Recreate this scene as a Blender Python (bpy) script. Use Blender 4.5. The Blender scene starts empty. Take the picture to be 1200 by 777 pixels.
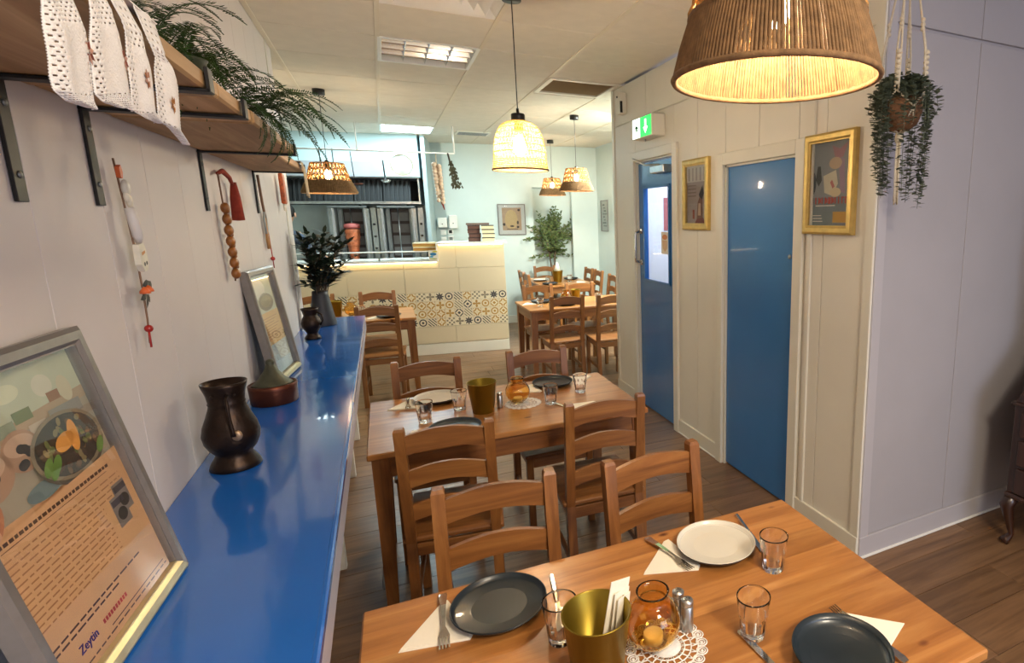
import bpy, math, random
from mathutils import Vector, Matrix, Euler
random.seed(7)
scene = bpy.context.scene
col = scene.collection
R = math.radians
PI = math.pi

# ---------------------------------------------------------------- camera
cam_d = bpy.data.cameras.new('camera')
cam = bpy.data.objects.new('camera', cam_d)
col.objects.link(cam)
RW = ((0.88797588, -0.0898049, 0.45103649),
      (-0.45984349, -0.15942998, 0.87357086),
      (-0.00654221, -0.98311605, -0.18286617))
cam.matrix_world = Matrix(((RW[0][0], -RW[0][1], -RW[0][2], 0.0),
                           (RW[1][0], -RW[1][1], -RW[1][2], 0.0),
                           (RW[2][0], -RW[2][1], -RW[2][2], 1.63),
                           (0, 0, 0, 1)))
cam_d.sensor_fit = 'HORIZONTAL'
cam_d.sensor_width = 36.0
cam_d.lens = 663 / 1200 * 36.0
cam_d.shift_x = -196 / 1200
cam_d.shift_y = -10.5 / 1200
cam_d.clip_start = 0.02
scene.camera = cam

# ---------------------------------------------------------------- world, daylight, exposure
world = bpy.data.worlds.new('world')
scene.world = world
world.use_nodes = True
bg = world.node_tree.nodes['Background']
bg.inputs['Color'].default_value = (0.62, 0.75, 1.0, 1)
bg.inputs['Strength'].default_value = 1.0
scene.view_settings.view_transform = 'Standard'
scene.view_settings.look = 'None'
scene.view_settings.exposure = 1.24
scene.view_settings.gamma = 1.0


def area(name, loc, target, sx, sy, power, color):
    d = bpy.data.lights.new(name, 'AREA')
    d.shape = 'RECTANGLE'
    d.size, d.size_y = sx, sy
    d.energy = power
    d.color = color
    o = bpy.data.objects.new(name, d)
    col.objects.link(o)
    o.location = loc
    o.rotation_euler = (Vector(target) - Vector(loc)).to_track_quat('-Z', 'Y').to_euler()
    return o


# daylight through the shopfront window behind the camera
area('shopfront_daylight', (1.9, -2.38, 1.55), (1.9, 2.0, 1.2), 1.9, 1.6, 15, (0.72, 0.78, 1.0))
# ceiling lamps of the dining room (behind the camera) and of the kitchen
area('dining_ceiling_lamp', (0.9, -0.9, 2.68), (0.9, -0.85, 0), 0.6, 0.6, 40, (1.0, 0.86, 0.66))
area('kitchen_ceiling_lamp', (-0.35, 8.05, 2.66), (-0.30, 8.3, 0), 1.2, 0.3, 9, (0.72, 0.95, 1.0))
area('far_dining_fill_light', (2.6, 5.9, 2.66), (2.2, 6.2, 0), 0.6, 0.6, 60, (0.95, 1.0, 0.92))  # added fill without a fixture, hidden by the wall end, brightens the far room
area('passage_ceiling_lamp', (2.6, 4.1, 2.3), (2.6, 4.12, 0), 0.4, 0.4, 16, (0.72, 0.74, 1.0))

# ---------------------------------------------------------------- material helpers


def s2l(c):
    return c / 12.92 if c <= 0.04045 else ((c + 0.055) / 1.055) ** 2.4


def rgb(h):
    h = h.lstrip('#')
    return tuple(s2l(int(h[i:i + 2], 16) / 255) for i in (0, 2, 4)) + (1.0,)


MATS = {}


def newmat(name):
    m = bpy.data.materials.new(name)
    m.use_nodes = True
    nt = m.node_tree
    b = nt.nodes['Principled BSDF']
    MATS[name] = m
    return m, nt, b


def nd(nt, t, **kw):
    n = nt.nodes.new(t)
    for k, v in kw.items():
        setattr(n, k, v)
    return n


def ramp(nt, stops):
    r = nd(nt, 'ShaderNodeValToRGB')
    e = r.color_ramp.elements
    while len(e) < len(stops):
        e.new(0.5)
    for i, (p, c) in enumerate(stops):
        e[i].position = p
        e[i].color = c
    return r


def paint(name, c, rough=0.5, metal=0.0, var=0.06, scale=6.0, bump=0.0, bscale=80.0, spec=0.5, coat=0.0, emit=None, es=1.0):
    m, nt, b = newmat(name)
    c = rgb(c)
    tc = nd(nt, 'ShaderNodeTexCoord')
    no = nd(nt, 'ShaderNodeTexNoise')
    no.inputs['Scale'].default_value = scale
    no.inputs['Detail'].default_value = 4
    nt.links.new(tc.outputs['Object'], no.inputs['Vector'])
    lo = tuple(x * (1 - var) for x in c[:3]) + (1,)
    hi = tuple(min(1, x * (1 + var)) for x in c[:3]) + (1,)
    rp = ramp(nt, [(0.3, lo), (0.7, hi)])
    nt.links.new(no.outputs['Fac'], rp.inputs['Fac'])
    nt.links.new(rp.outputs['Color'], b.inputs['Base Color'])
    b.inputs['Roughness'].default_value = rough
    b.inputs['Metallic'].default_value = metal
    b.inputs['Specular IOR Level'].default_value = spec
    b.inputs['Coat Weight'].default_value = coat
    if bump:
        n2 = nd(nt, 'ShaderNodeTexNoise')
        n2.inputs['Scale'].default_value = bscale
        n2.inputs['Detail'].default_value = 3
        nt.links.new(tc.outputs['Object'], n2.inputs['Vector'])
        bp = nd(nt, 'ShaderNodeBump')
        bp.inputs['Strength'].default_value = bump
        bp.inputs['Distance'].default_value = 0.01
        nt.links.new(n2.outputs['Fac'], bp.inputs['Height'])
        nt.links.new(bp.outputs['Normal'], b.inputs['Normal'])
    if emit:
        b.inputs['Emission Color'].default_value = rgb(emit)
        b.inputs['Emission Strength'].default_value = es
    return m


def wood(name, dark, mid, light, axis='X', rough=0.42, scale=1.0, stave=None, knots=False, spec=0.5, objvar=0.25, coat=0.0):
    """grain runs along the given axis; optional glued staves across Y and knots"""
    m, nt, b = newmat(name)
    L = nt.links.new
    tc = nd(nt, 'ShaderNodeTexCoord')
    oi = nd(nt, 'ShaderNodeObjectInfo')
    off = nd(nt, 'ShaderNodeVectorMath', operation='SCALE')
    off.inputs[0].default_value = (13.1, 7.7, 5.3)
    L(oi.outputs['Random'], off.inputs['Scale'])
    add = nd(nt, 'ShaderNodeVectorMath', operation='ADD')
    L(tc.outputs['Object'], add.inputs[0])
    L(off.outputs[0], add.inputs[1])
    vec = add.outputs[0]
    tone = None
    if stave:
        sp = nd(nt, 'ShaderNodeSeparateXYZ')
        L(tc.outputs['Object'], sp.inputs[0])
        dv = nd(nt, 'ShaderNodeMath', operation='DIVIDE')
        L(sp.outputs['Y'], dv.inputs[0])
        dv.inputs[1].default_value = stave
        fl = nd(nt, 'ShaderNodeMath', operation='FLOOR')
        L(dv.outputs[0], fl.inputs[0])
        wn = nd(nt, 'ShaderNodeTexWhiteNoise', noise_dimensions='1D')
        L(fl.outputs[0], wn.inputs['W'])
        tone = wn.outputs['Value']
        sc = nd(nt, 'ShaderNodeVectorMath', operation='SCALE')
        L(wn.outputs['Color'], sc.inputs[0])
        sc.inputs['Scale'].default_value = 9.0
        a2 = nd(nt, 'ShaderNodeVectorMath', operation='ADD')
        L(vec, a2.inputs[0])
        L(sc.outputs[0], a2.inputs[1])
        vec = a2.outputs[0]
    mp = nd(nt, 'ShaderNodeMapping')
    s = {'X': (1.2, 16, 16), 'Y': (16, 1.2, 16), 'Z': (16, 16, 1.2)}[axis]
    mp.inputs['Scale'].default_value = tuple(x * scale for x in s)
    L(vec, mp.inputs['Vector'])
    n1 = nd(nt, 'ShaderNodeTexNoise')
    n1.inputs['Scale'].default_value = 1.6
    n1.inputs['Detail'].default_value = 6
    n1.inputs['Roughness'].default_value = 0.62
    n1.inputs['Distortion'].default_value = 0.6
    L(mp.outputs[0], n1.inputs['Vector'])
    rp = ramp(nt, [(0.28, rgb(dark)), (0.5, rgb(mid)), (0.74, rgb(light))])
    L(n1.outputs['Fac'], rp.inputs['Fac'])
    colr = rp.outputs['Color']
    # tone change from piece to piece
    hs = nd(nt, 'ShaderNodeHueSaturation')
    mr = nd(nt, 'ShaderNodeMapRange')
    mr.inputs['To Min'].default_value = 1 - objvar
    mr.inputs['To Max'].default_value = 1 + objvar * 0.7
    L(tone if tone else oi.outputs['Random'], mr.inputs['Value'])
    L(mr.outputs[0], hs.inputs['Value'])
    L(colr, hs.inputs['Color'])
    colr = hs.outputs['Color']
    if knots:
        vo = nd(nt, 'ShaderNodeTexVoronoi')
        mp2 = nd(nt, 'ShaderNodeMapping')
        mp2.inputs['Scale'].default_value = (3.3, 6.0, 0.01)
        L(vec, mp2.inputs['Vector'])
        L(mp2.outputs[0], vo.inputs['Vector'])
        vo.inputs['Scale'].default_value = 1.0
        vo.inputs['Randomness'].default_value = 1.0
        k = ramp(nt, [(0.035, (1, 1, 1, 1)), (0.07, (0, 0, 0, 1))])
        L(vo.outputs['Distance'], k.inputs['Fac'])
        mx = nd(nt, 'ShaderNodeMix', data_type='RGBA')
        L(k.outputs['Color'], mx.inputs[0])
        L(colr, mx.inputs[6])
        mx.inputs[7].default_value = rgb('#5a2a14')
        colr = mx.outputs[2]
    L(colr, b.inputs['Base Color'])
    b.inputs['Roughness'].default_value = rough
    b.inputs['Specular IOR Level'].default_value = spec
    b.inputs['Coat Weight'].default_value = coat
    b.inputs['Coat Roughness'].default_value = 0.2
    bp = nd(nt, 'ShaderNodeBump')
    bp.inputs['Strength'].default_value = 0.12
    bp.inputs['Distance'].default_value = 0.004
    L(n1.outputs['Fac'], bp.inputs['Height'])
    L(bp.outputs['Normal'], b.inputs['Normal'])
    return m


def glass(name, c=(1, 1, 1, 1), rough=0.0, ior=1.45):
    m, nt, b = newmat(name)
    b.inputs['Base Color'].default_value = c
    b.inputs['Transmission Weight'].default_value = 1.0
    b.inputs['Roughness'].default_value = rough
    b.inputs['IOR'].default_value = ior
    return m


def translucent(name, c, amount=0.35, rough=0.8, bumpscale=None, var=0.2, scale=60.0):
    m, nt, b = newmat(name)
    L = nt.links.new
    tc = nd(nt, 'ShaderNodeTexCoord')
    no = nd(nt, 'ShaderNodeTexNoise')
    no.inputs['Scale'].default_value = scale
    L(tc.outputs['Object'], no.inputs['Vector'])
    c = rgb(c)
    rp = ramp(nt, [(0.3, tuple(x * (1 - var) for x in c[:3]) + (1,)), (0.7, tuple(min(1, x * (1 + var)) for x in c[:3]) + (1,))])
    L(no.outputs['Fac'], rp.inputs['Fac'])
    L(rp.outputs['Color'], b.inputs['Base Color'])
    b.inputs['Roughness'].default_value = rough
    t = nd(nt, 'ShaderNodeBsdfTranslucent')
    L(rp.outputs['Color'], t.inputs['Color'])
    mx = nd(nt, 'ShaderNodeMixShader')
    mx.inputs[0].default_value = amount
    out = nt.nodes['Material Output']
    L(b.outputs[0], mx.inputs[1])
    L(t.outputs[0], mx.inputs[2])
    L(mx.outputs[0], out.inputs['Surface'])
    if bumpscale:
        bp = nd(nt, 'ShaderNodeBump')
        bp.inputs['Strength'].default_value = 0.5
        bp.inputs['Distance'].default_value = 0.003
        n2 = nd(nt, 'ShaderNodeTexNoise')
        n2.inputs['Scale'].default_value = bumpscale
        L(tc.outputs['Object'], n2.inputs['Vector'])
        L(n2.outputs['Fac'], bp.inputs['Height'])
        L(bp.outputs['Normal'], b.inputs['Normal'])
    return m


def emitter(name, c, strength):
    m, nt, b = newmat(name)
    b.inputs['Base Color'].default_value = rgb(c)
    b.inputs['Emission Color'].default_value = rgb(c)
    b.inputs['Emission Strength'].default_value = strength
    return m


# materials
WALL = paint('wall_cream_paint', '#dfdacd', 0.45, var=0.03, scale=3, bump=0.05, bscale=30)
WALL_L = paint('wall_left_paint', '#cfc7c3', 0.55, var=0.03, scale=3, bump=0.06, bscale=40)
LILAC = paint('wall_lilac_paint', '#a9a5a8', 0.5, var=0.03, scale=3, bump=0.06, bscale=30)
WALL_FAR = paint('far_wall_paint', '#ccd8d3', 0.6, var=0.02)
TRIM = paint('trim_paint', '#dcd8ca', 0.4, var=0.02)
TRIM_L = paint('trim_lilac_paint', '#b3afb2', 0.4, var=0.02)
CEIL = paint('ceiling_tile_board', '#dbd4c5', 0.85, var=0.04, scale=9, bump=0.25, bscale=220)
TBAR = paint('ceiling_bar_paint', '#d8cfba', 0.5, var=0.02)
BLUE = paint('blue_gloss_paint', '#1d5fb4', 0.13, var=0.08, scale=2.0, bump=0.035, bscale=9, coat=0.4)
BLUE_DOOR = paint('blue_door_paint', '#2f70b0', 0.25, var=0.06, scale=2.0, bump=0.10, bscale=14, coat=0.3)
EDGE_BLUE = paint('counter_edge_paint', '#b9b8c4', 0.25, var=0.05)
WHITEP = paint('white_gloss', '#e8e6df', 0.35, var=0.02)
FLOORW = wood('floor_plank_wood', '#5c422c', '#795a3f', '#906e4e', 'X', rough=0.30, scale=0.9, objvar=0.2)
CH = {a: wood('chair_wood_' + a, '#693f1d', '#89572b', '#a5703a', a, rough=0.38, objvar=0.12) for a in 'XYZ'}
CHTOP = wood('table_top_wood', '#8e582a', '#ab713a', '#c18a4e', 'X', rough=0.3, stave=0.092, knots=True, objvar=0.16, coat=0.12)
TLEG = {a: wood('table_wood_' + a, '#643c1c', '#845329', '#a06d38', a, rough=0.38, objvar=0.1) for a in 'XYZ'}
SHELFW = wood('shelf_timber', '#94703f', '#ba9160', '#d8b37f', 'Y', rough=0.6, scale=0.7, objvar=0.2)
DARKW = wood('dark_mahogany', '#1d0f09', '#331b10', '#4a2a19', 'Z', rough=0.3, objvar=0.05, coat=0.3)
BLACKM = paint('black_iron', '#1b1a19', 0.5, metal=0.3, var=0.15)
STEEL = paint('brushed_steel', '#b9bcbd', 0.3, metal=0.95, var=0.08, scale=30)
STEEL_D = paint('dull_steel', '#8d9292', 0.42, metal=0.85, var=0.1, scale=12)
CHROME = paint('polished_cutlery', '#d8d4cc', 0.14, metal=1.0, var=0.02)
BRASS = paint('brass_bucket_metal', '#8a7528', 0.36, metal=0.85, var=0.12, scale=5)
GOLDF = paint('gilt_frame', '#cdb068', 0.4, metal=0.55, var=0.12, scale=25)
BRONZE = paint('dark_bronze', '#30231b', 0.38, metal=0.75, var=0.3, scale=20, bump=0.15, bscale=60)
COPPER = paint('worn_copper', '#5b2f1e', 0.4, metal=0.7, var=0.25, scale=14, bump=0.1, bscale=40)
VERDI = paint('green_patina_copper', '#4a4a3a', 0.55, metal=0.5, var=0.25, scale=20)
DARKPOT = paint('charcoal_ceramic', '#2b2a2e', 0.5, var=0.15)
PLATE_D = paint('dark_slate_glaze', '#1d262c', 0.34, var=0.2, scale=10, coat=0.12)
PLATE_W = paint('white_glaze', '#d9d4c6', 0.22, var=0.03, coat=0.3)
PLATE_RIM = paint('dark_rim_glaze', '#3a3532', 0.3, var=0.1)
NAPKIN = paint('paper_napkin', '#ece4d2', 0.8, var=0.03, bump=0.1, bscale=90)
LACE = paint('white_lace_cotton', '#e9e4de', 0.85, var=0.04, scale=60, bump=0.3, bscale=400)
LINEN = paint('beige_linen', '#b9a88c', 0.9, var=0.12, scale=80, bump=0.3, bscale=300)
ROPE = translucent('jute_rope', '#82623f', 0.04, 0.9, bumpscale=420, var=0.25)
ROPE_L = translucent('light_jute_rope', '#b08a55', 0.35, 0.9, bumpscale=420, var=0.2)
WICKER = translucent('pale_wicker', '#ecd79a', 0.5, 0.8, var=0.15)
MACRAME = paint('macrame_cotton', '#cbbfa8', 0.9, var=0.1, scale=100, bump=0.3, bscale=400)
GLASS = glass('clear_glass')
PANE = glass('flat_pane_glass', rough=0.0, ior=1.18)
AMBER = glass('amber_glass', (0.95, 0.70, 0.30, 1), 0.03)
WAX = paint('white_wax', '#efe6cd', 0.5, var=0.03)
LEAF_F = translucent('fern_green', '#2f4b1b', 0.25, 0.5, var=0.35, scale=25)
LEAF_D = translucent('dark_leaf_green', '#1d2a1c', 0.15, 0.45, var=0.35, scale=30)
LEAF_T = translucent('dusty_trailing_green', '#66705c', 0.18, 0.6, var=0.35, scale=30)
LEAF_O = translucent('olive_green', '#5a6b3a', 0.25, 0.6, var=0.4, scale=20)
BARK = paint('grey_bark', '#5d4c3a', 0.9, var=0.25, scale=30)
TERRA = paint('coconut_pot', '#6f4c30', 0.8, var=0.3, scale=25, bump=0.3, bscale=60)
PAPER = paint('aged_paper', '#d8a877', 0.6, var=0.03)
SILVERF = paint('silver_frame_moulding', '#8b8580', 0.35, metal=0.6, var=0.08, scale=30)
SILVERB = paint('pale_silver_moulding', '#c7b98f', 0.35, metal=0.55, var=0.08, scale=30)
BLACKP = paint('black_plastic', '#171615', 0.4, var=0.1)
TILE = paint('cream_wall_tile', '#d3c4a6', 0.3, var=0.03, scale=2)
GROUT = paint('pale_grout', '#ddd2ba', 0.8, var=0.03)
COUNTERTOP = paint('white_countertop', '#e7e4da', 0.3, var=0.02)
SKIN = paint('person_skin', '#b98a6d', 0.55, var=0.05)
SHIRT = paint('slate_blue_shirt', '#414c5c', 0.85, var=0.12, scale=9)
TROUSER = paint('black_trousers', '#22242a', 0.85, var=0.1)
HAIR = paint('dark_hair', '#17130f', 0.6, var=0.2)
RED = paint('red_yarn', '#8c2f1c', 0.85, var=0.2, scale=50)
REDB = paint('red_bead', '#a3241d', 0.3, var=0.1)
AMBERB = paint('brown_wood_bead', '#8a5420', 0.35, var=0.25, scale=30)
ORANGE = paint('orange_charm', '#d5622c', 0.5, var=0.2, scale=40)
IVORY = paint('ivory_ceramic', '#d9d2c0', 0.4, var=0.1, scale=40)
BULB = emitter('warm_bulb_glow', '#ffe6c2', 235.0)
LEDP = emitter('led_panel_glow', '#d2f2ff', 13.0)
LEDS = emitter('warm_led_strip', '#ffe6b0', 6.0)
CANVAS_BACK = paint('black_backing', '#141211', 0.8, var=0.1)


def flat(name, c, rough=0.6):
    return MATS.get(name) or paint(name, c, rough, var=0.04, scale=20)


# ---------------------------------------------------------------- mesh helpers
class MB:
    def __init__(self):
        self.v, self.f, self.mi, self.mats, self.sm = [], [], [], [], []

    def _m(self, m):
        if m not in self.mats:
            self.mats.append(m)
        return self.mats.index(m)

    def add(self, vs, fs, m, smooth=False, M=None):
        o = len(self.v)
        if M is not None:
            vs = [M @ Vector(p) for p in vs]
        self.v.extend([tuple(p) for p in vs])
        i = self._m(m)
        for f in fs:
            self.f.append([o + k for k in f])
            self.mi.append(i)
            self.sm.append(smooth)
        return self

    def box(self, c, s, m, b=0.0, M=None):
        hx, hy, hz = s[0] / 2, s[1] / 2, s[2] / 2
        b = min(b, hx * .9, hy * .9, hz * .9)
        T = Matrix.Translation(c)
        if M is not None:
            T = M @ T
        if b <= 0:
            vs = [(x * hx, y * hy, z * hz) for z in (-1, 1) for y in (-1, 1) for x in (-1, 1)]
            fs = [(0, 2, 3, 1), (4, 5, 7, 6), (0, 1, 5, 4), (2, 6, 7, 3), (0, 4, 6, 2), (1, 3, 7, 5)]
            return self.add(vs, fs, m, False, T)
        vs, idx = [], {}
        for sx in (-1, 1):
            for sy in (-1, 1):
                for sz in (-1, 1):
                    idx[(sx, sy, sz, 0)] = len(vs); vs.append((sx * hx, sy * (hy - b), sz * (hz - b)))
                    idx[(sx, sy, sz, 1)] = len(vs); vs.append((sx * (hx - b), sy * hy, sz * (hz - b)))
                    idx[(sx, sy, sz, 2)] = len(vs); vs.append((sx * (hx - b), sy * (hy - b), sz * hz))
        fs = []

        def face(ks, n):
            p = [Vector(vs[k]) for k in ks]
            nn = (p[1] - p[0]).cross(p[2] - p[0])
            fs.append(ks if nn.dot(Vector(n)) > 0 else ks[::-1])
        for s_ in (-1, 1):
            face([idx[(s_, -1, -1, 0)], idx[(s_, 1, -1, 0)], idx[(s_, 1, 1, 0)], idx[(s_, -1, 1, 0)]], (s_, 0, 0))
            face([idx[(-1, s_, -1, 1)], idx[(1, s_, -1, 1)], idx[(1, s_, 1, 1)], idx[(-1, s_, 1, 1)]], (0, s_, 0))
            face([idx[(-1, -1, s_, 2)], idx[(1, -1, s_, 2)], idx[(1, 1, s_, 2)], idx[(-1, 1, s_, 2)]], (0, 0, s_))
        for a in (-1, 1):
            for c_ in (-1, 1):
                face([idx[(a, c_, -1, 0)], idx[(a, c_, 1, 0)], idx[(a, c_, 1, 1)], idx[(a, c_, -1, 1)]], (a, c_, 0))
                face([idx[(a, -1, c_, 0)], idx[(a, 1, c_, 0)], idx[(a, 1, c_, 2)], idx[(a, -1, c_, 2)]], (a, 0, c_))
                face([idx[(-1, a, c_, 1)], idx[(1, a, c_, 1)], idx[(1, a, c_, 2)], idx[(-1, a, c_, 2)]], (0, a, c_))
        for a in (-1, 1):
            for b_ in (-1, 1):
                for c_ in (-1, 1):
                    face([idx[(a, b_, c_, 0)], idx[(a, b_, c_, 1)], idx[(a, b_, c_, 2)]], (a, b_, c_))
        return self.add(vs, fs, m, False, T)

    def lathe(self, prof, m, n=32, c=(0, 0, 0), smooth=True, M=None, cap0=True):
        vs, fs, rings = [], [], []
        for (r, z) in prof:
            if r < 1e-5:
                rings.append([len(vs)])
                vs.append((c[0], c[1], c[2] + z))
                continue
            rings.append(list(range(len(vs), len(vs) + n)))
            for k in range(n):
                a = 2 * PI * k / n
                vs.append((c[0] + r * math.cos(a), c[1] + r * math.sin(a), c[2] + z))
        for A, B in zip(rings, rings[1:]):
            for k in range(n):
                k2 = (k + 1) % n
                if len(A) > 1 and len(B) > 1:
                    fs.append((A[k], A[k2], B[k2], B[k]))
                elif len(A) > 1:
                    fs.append((A[k], A[k2], B[0]))
                elif len(B) > 1:
                    fs.append((A[0], B[k2], B[k]))
        if len(rings[0]) > 1 and cap0:
            fs.append(tuple(rings[0])[::-1])
        if len(rings[-1]) > 1:
            fs.append(tuple(rings[-1]))
        return self.add(vs, fs, m, smooth, M)

    def shell(self, prof, m, n=32, c=(0, 0, 0), smooth=True, M=None):
        """lathe of a closed profile loop (no caps)"""
        vs, fs = [], []
        p = len(prof)
        for (r, z) in prof:
            for k in range(n):
                a = 2 * PI * k / n
                vs.append((c[0] + r * math.cos(a), c[1] + r * math.sin(a), c[2] + z))
        for i in range(p):
            i2 = (i + 1) % p
            for k in range(n):
                k2 = (k + 1) % n
                fs.append((i * n + k, i * n + k2, i2 * n + k2, i2 * n + k))
        return self.add(vs, fs, m, smooth, M)

    def tube(self, pts, r, m, n=6, smooth=True, M=None, caps=True):
        pts = [Vector(p) for p in pts]
        rs = r if isinstance(r, (list, tuple)) else [r] * len(pts)
        vs, fs = [], []
        prev = None
        for i, p in enumerate(pts):
            d = (pts[min(i + 1, len(pts) - 1)] - pts[max(i - 1, 0)])
            if d.length < 1e-9:
                d = Vector((0, 0, 1))
            d.normalize()
            if prev is None:
                u = d.cross(Vector((0, 0, 1)))
                if u.length < 1e-3:
                    u = d.cross(Vector((1, 0, 0)))
            else:
                u = prev - d * prev.dot(d)
            u.normalize()
            prev = u
            w = d.cross(u)
            for k in range(n):
                a = 2 * PI * k / n
                vs.append(p + (u * math.cos(a) + w * math.sin(a)) * rs[i])
        for i in range(len(pts) - 1):
            for k in range(n):
                k2 = (k + 1) % n
                fs.append((i * n + k, i * n + k2, (i + 1) * n + k2, (i + 1) * n + k))
        if caps:
            fs.append(tuple(range(n))[::-1])
            fs.append(tuple((len(pts) - 1) * n + k for k in range(n)))
        return self.add(vs, fs, m, smooth, M)

    def ring(self, R_, r, m, n=40, k=6, c=(0, 0, 0), M=None):
        pts = [(c[0] + R_ * math.cos(2 * PI * i / n), c[1] + R_ * math.sin(2 * PI * i / n), c[2]) for i in range(n + 1)]
        return self.tube(pts, r, m, k, True, M, caps=False)

    def prism(self, poly, h0, h1, m, M=None, smooth=False):
        """polygon in local XY extruded z h0..h1"""
        n = len(poly)
        vs = [(x, y, h0) for x, y in poly] + [(x, y, h1) for x, y in poly]
        fs = [tuple(range(n))[::-1], tuple(range(n, 2 * n))]
        for i in range(n):
            j = (i + 1) % n
            fs.append((i, j, n + j, n + i))
        return self.add(vs, fs, m, smooth, M)

    def flatpoly(self, poly, z, m, M=None):
        return self.add([(x, y, z) for x, y in poly], [tuple(range(len(poly)))], m, False, M)

    def sphere(self, c, r, m, n=12, k=8, sx=(1, 1, 1), M=None):
        vs, fs = [], []
        for i in range(k + 1):
            t = PI * i / k
            for j in range(n):
                a = 2 * PI * j / n
                vs.append((c[0] + sx[0] * r * math.sin(t) * math.cos(a), c[1] + sx[1] * r * math.sin(t) * math.sin(a), c[2] - sx[2] * r * math.cos(t)))
        for i in range(k):
            for j in range(n):
                j2 = (j + 1) % n
                fs.append((i * n + j, i * n + j2, (i + 1) * n + j2, (i + 1) * n + j))
        return self.add(vs, fs, m, True, M)

    def mesh(self, name):
        me = bpy.data.meshes.new(name)
        me.from_pydata(self.v, [], self.f)
        for m in self.mats:
            me.materials.append(m)
        me.polygons.foreach_set('material_index', self.mi)
        me.polygons.foreach_set('use_smooth', self.sm)
        me.update()
        return me

    def build(self, name, parent=None, loc=(0, 0, 0), rot=(0, 0, 0)):
        return link(name, self.mesh(name), parent, loc, rot)


def link(name, me, parent=None, loc=(0, 0, 0), rot=(0, 0, 0)):
    o = bpy.data.objects.new(name, me)
    col.objects.link(o)
    o.location = loc
    o.rotation_euler = rot
    if parent is not None:
        o.parent = parent
    return o


def tag(o, label=None, cat=None, group=None, kind=None):
    if label: o['label'] = label
    if cat: o['category'] = cat
    if group: o['group'] = group
    if kind: o['kind'] = kind
    return o


def thing(name, label, cat, loc=(0, 0, 0), rz=0.0, group=None):
    o = bpy.data.objects.new(name, None)
    o.empty_display_size = 0.05
    col.objects.link(o)
    o.location = loc
    o.rotation_euler = (0, 0, rz)
    return tag(o, label, cat, group)


def struct(name, mb, parent=None, loc=(0, 0, 0), rot=(0, 0, 0)):
    o = mb.build(name, parent, loc, rot)
    if parent is None:
        o['kind'] = 'structure'
    return o


KIDS = {}


def copy_tree(o, loc=None, rz=None, label=None, parent=None):
    c = o.copy()
    col.objects.link(c)
    if parent is not None:
        c.parent = parent
    for ch in o.children:
        copy_tree(ch, parent=c)
    if loc is not None: c.location = loc
    if rz is not None: c.rotation_euler = (0, 0, rz)
    if label: c['label'] = label
    return c


def text_mesh(s, size, mat, parent, M, name='lettering', extrude=0.0004, align='LEFT', sx=1.0):
    cu = bpy.data.curves.new('t', 'FONT')
    cu.body = s
    cu.size = size
    cu.extrude = extrude
    cu.align_x = align
    ob = bpy.data.objects.new('t', cu)
    col.objects.link(ob)
    dg = bpy.context.evaluated_depsgraph_get()
    me = bpy.data.meshes.new_from_object(ob.evaluated_get(dg))
    bpy.data.objects.remove(ob)
    me.materials.clear()
    me.materials.append(mat)
    me.transform(M @ Matrix.Diagonal((sx, 1, 1, 1)))
    return link(name, me, parent)


# far part of the room is built in a frame turned a few degrees: u to the right along the service counter, v away
FA = -R(9.03)
FO = Vector((1.305, 7.21, 0))
FM = Matrix.Translation(FO) @ Matrix.Rotation(FA, 4, 'Z')


def F(u, v, z=0.0):
    return tuple(FM @ Vector((u, v, z)))


def toF(x, y):
    p = FM.inverted() @ Vector((x, y, 0))
    return p.x, p.y


XL = -0.541       # left wall
XR = 1.90         # right (cream) wall
HC = 2.72         # ceiling
# ================================================================ STRUCTURE
# floor with planks running across the room
fl = struct('floor', MB().box((1.2, 3.3, -0.03), (9.0, 13.0, 0.03), FLOORW))
rng = random.Random(3)
pm = {}
row = 0
y = -0.6
pw = 0.19
while y < 9.2:
    xs, xe = (-0.65, 3.15) if y < 5.0 else (-2.2, 3.1)
    if y < 1.7: xs, xe = -0.6, 3.15
    elif y < 4.9: xs, xe = -0.5, 1.95
    x = xs - rng.uniform(0, 1.2)
    while x < xe:
        L_ = 1.4
        x0, x1 = max(x, xs), min(x + L_, xe)
        if x1 - x0 > 0.05:
            key = round(x1 - x0, 3)
            if key not in pm:
                pm[key] = MB().box((0, 0, -0.0075), (key - 0.0025, pw - 0.0025, 0.015), FLOORW, b=0.001).mesh('floor_plank')
            link('floor_plank', pm[key], fl, ((x0 + x1) / 2, y + pw / 2, 0.0))
        x += L_
    y += pw

# ceiling: slab, tiles, bars
ce = struct('ceiling', MB().box((0.6, 3.3, HC + 0.20), (7.0, 13.0, 0.04), CEIL))
tm = MB().box((0, 0, 0.012), (0.592, 0.594, 0.024), CEIL, b=0.004).mesh('ceiling_tile')
skip = {(0, 2.9), (0, 4.1), (0, 7.7), (2, 4.7)}
xk = [-0.525 + 0.6 * k for k in range(-3, 6)]
yk = [round(-0.7 + 0.6 * k, 3) for k in range(0, 18)]
for xi in xk:
    for yi in yk:
        ci = round((xi - 0.075) / 0.6)
        if (ci, round(yi, 1)) in skip:
            continue
        if xi < -0.9 and yi < 4.0: continue
        if xi > 1.8 and 1.9 < yi < 4.3: continue
        link('ceiling_tile', tm, ce, (xi + 0.3, yi + 0.3, HC + rng.uniform(-0.0012, 0.0012)))
for xi in xk + [-0.525 + 0.6 * 6]:
    y0 = -0.7 if -0.7 < xi < 1.8 else (4.4 if xi < 0 else (5.0 if xi < 3 else 5.0))
    MB().box((xi, (y0 + 10) / 2, HC - 0.001), (0.026, 10 - y0, 0.006), TBAR, b=0.001).build('ceiling_bar', ce)

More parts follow.
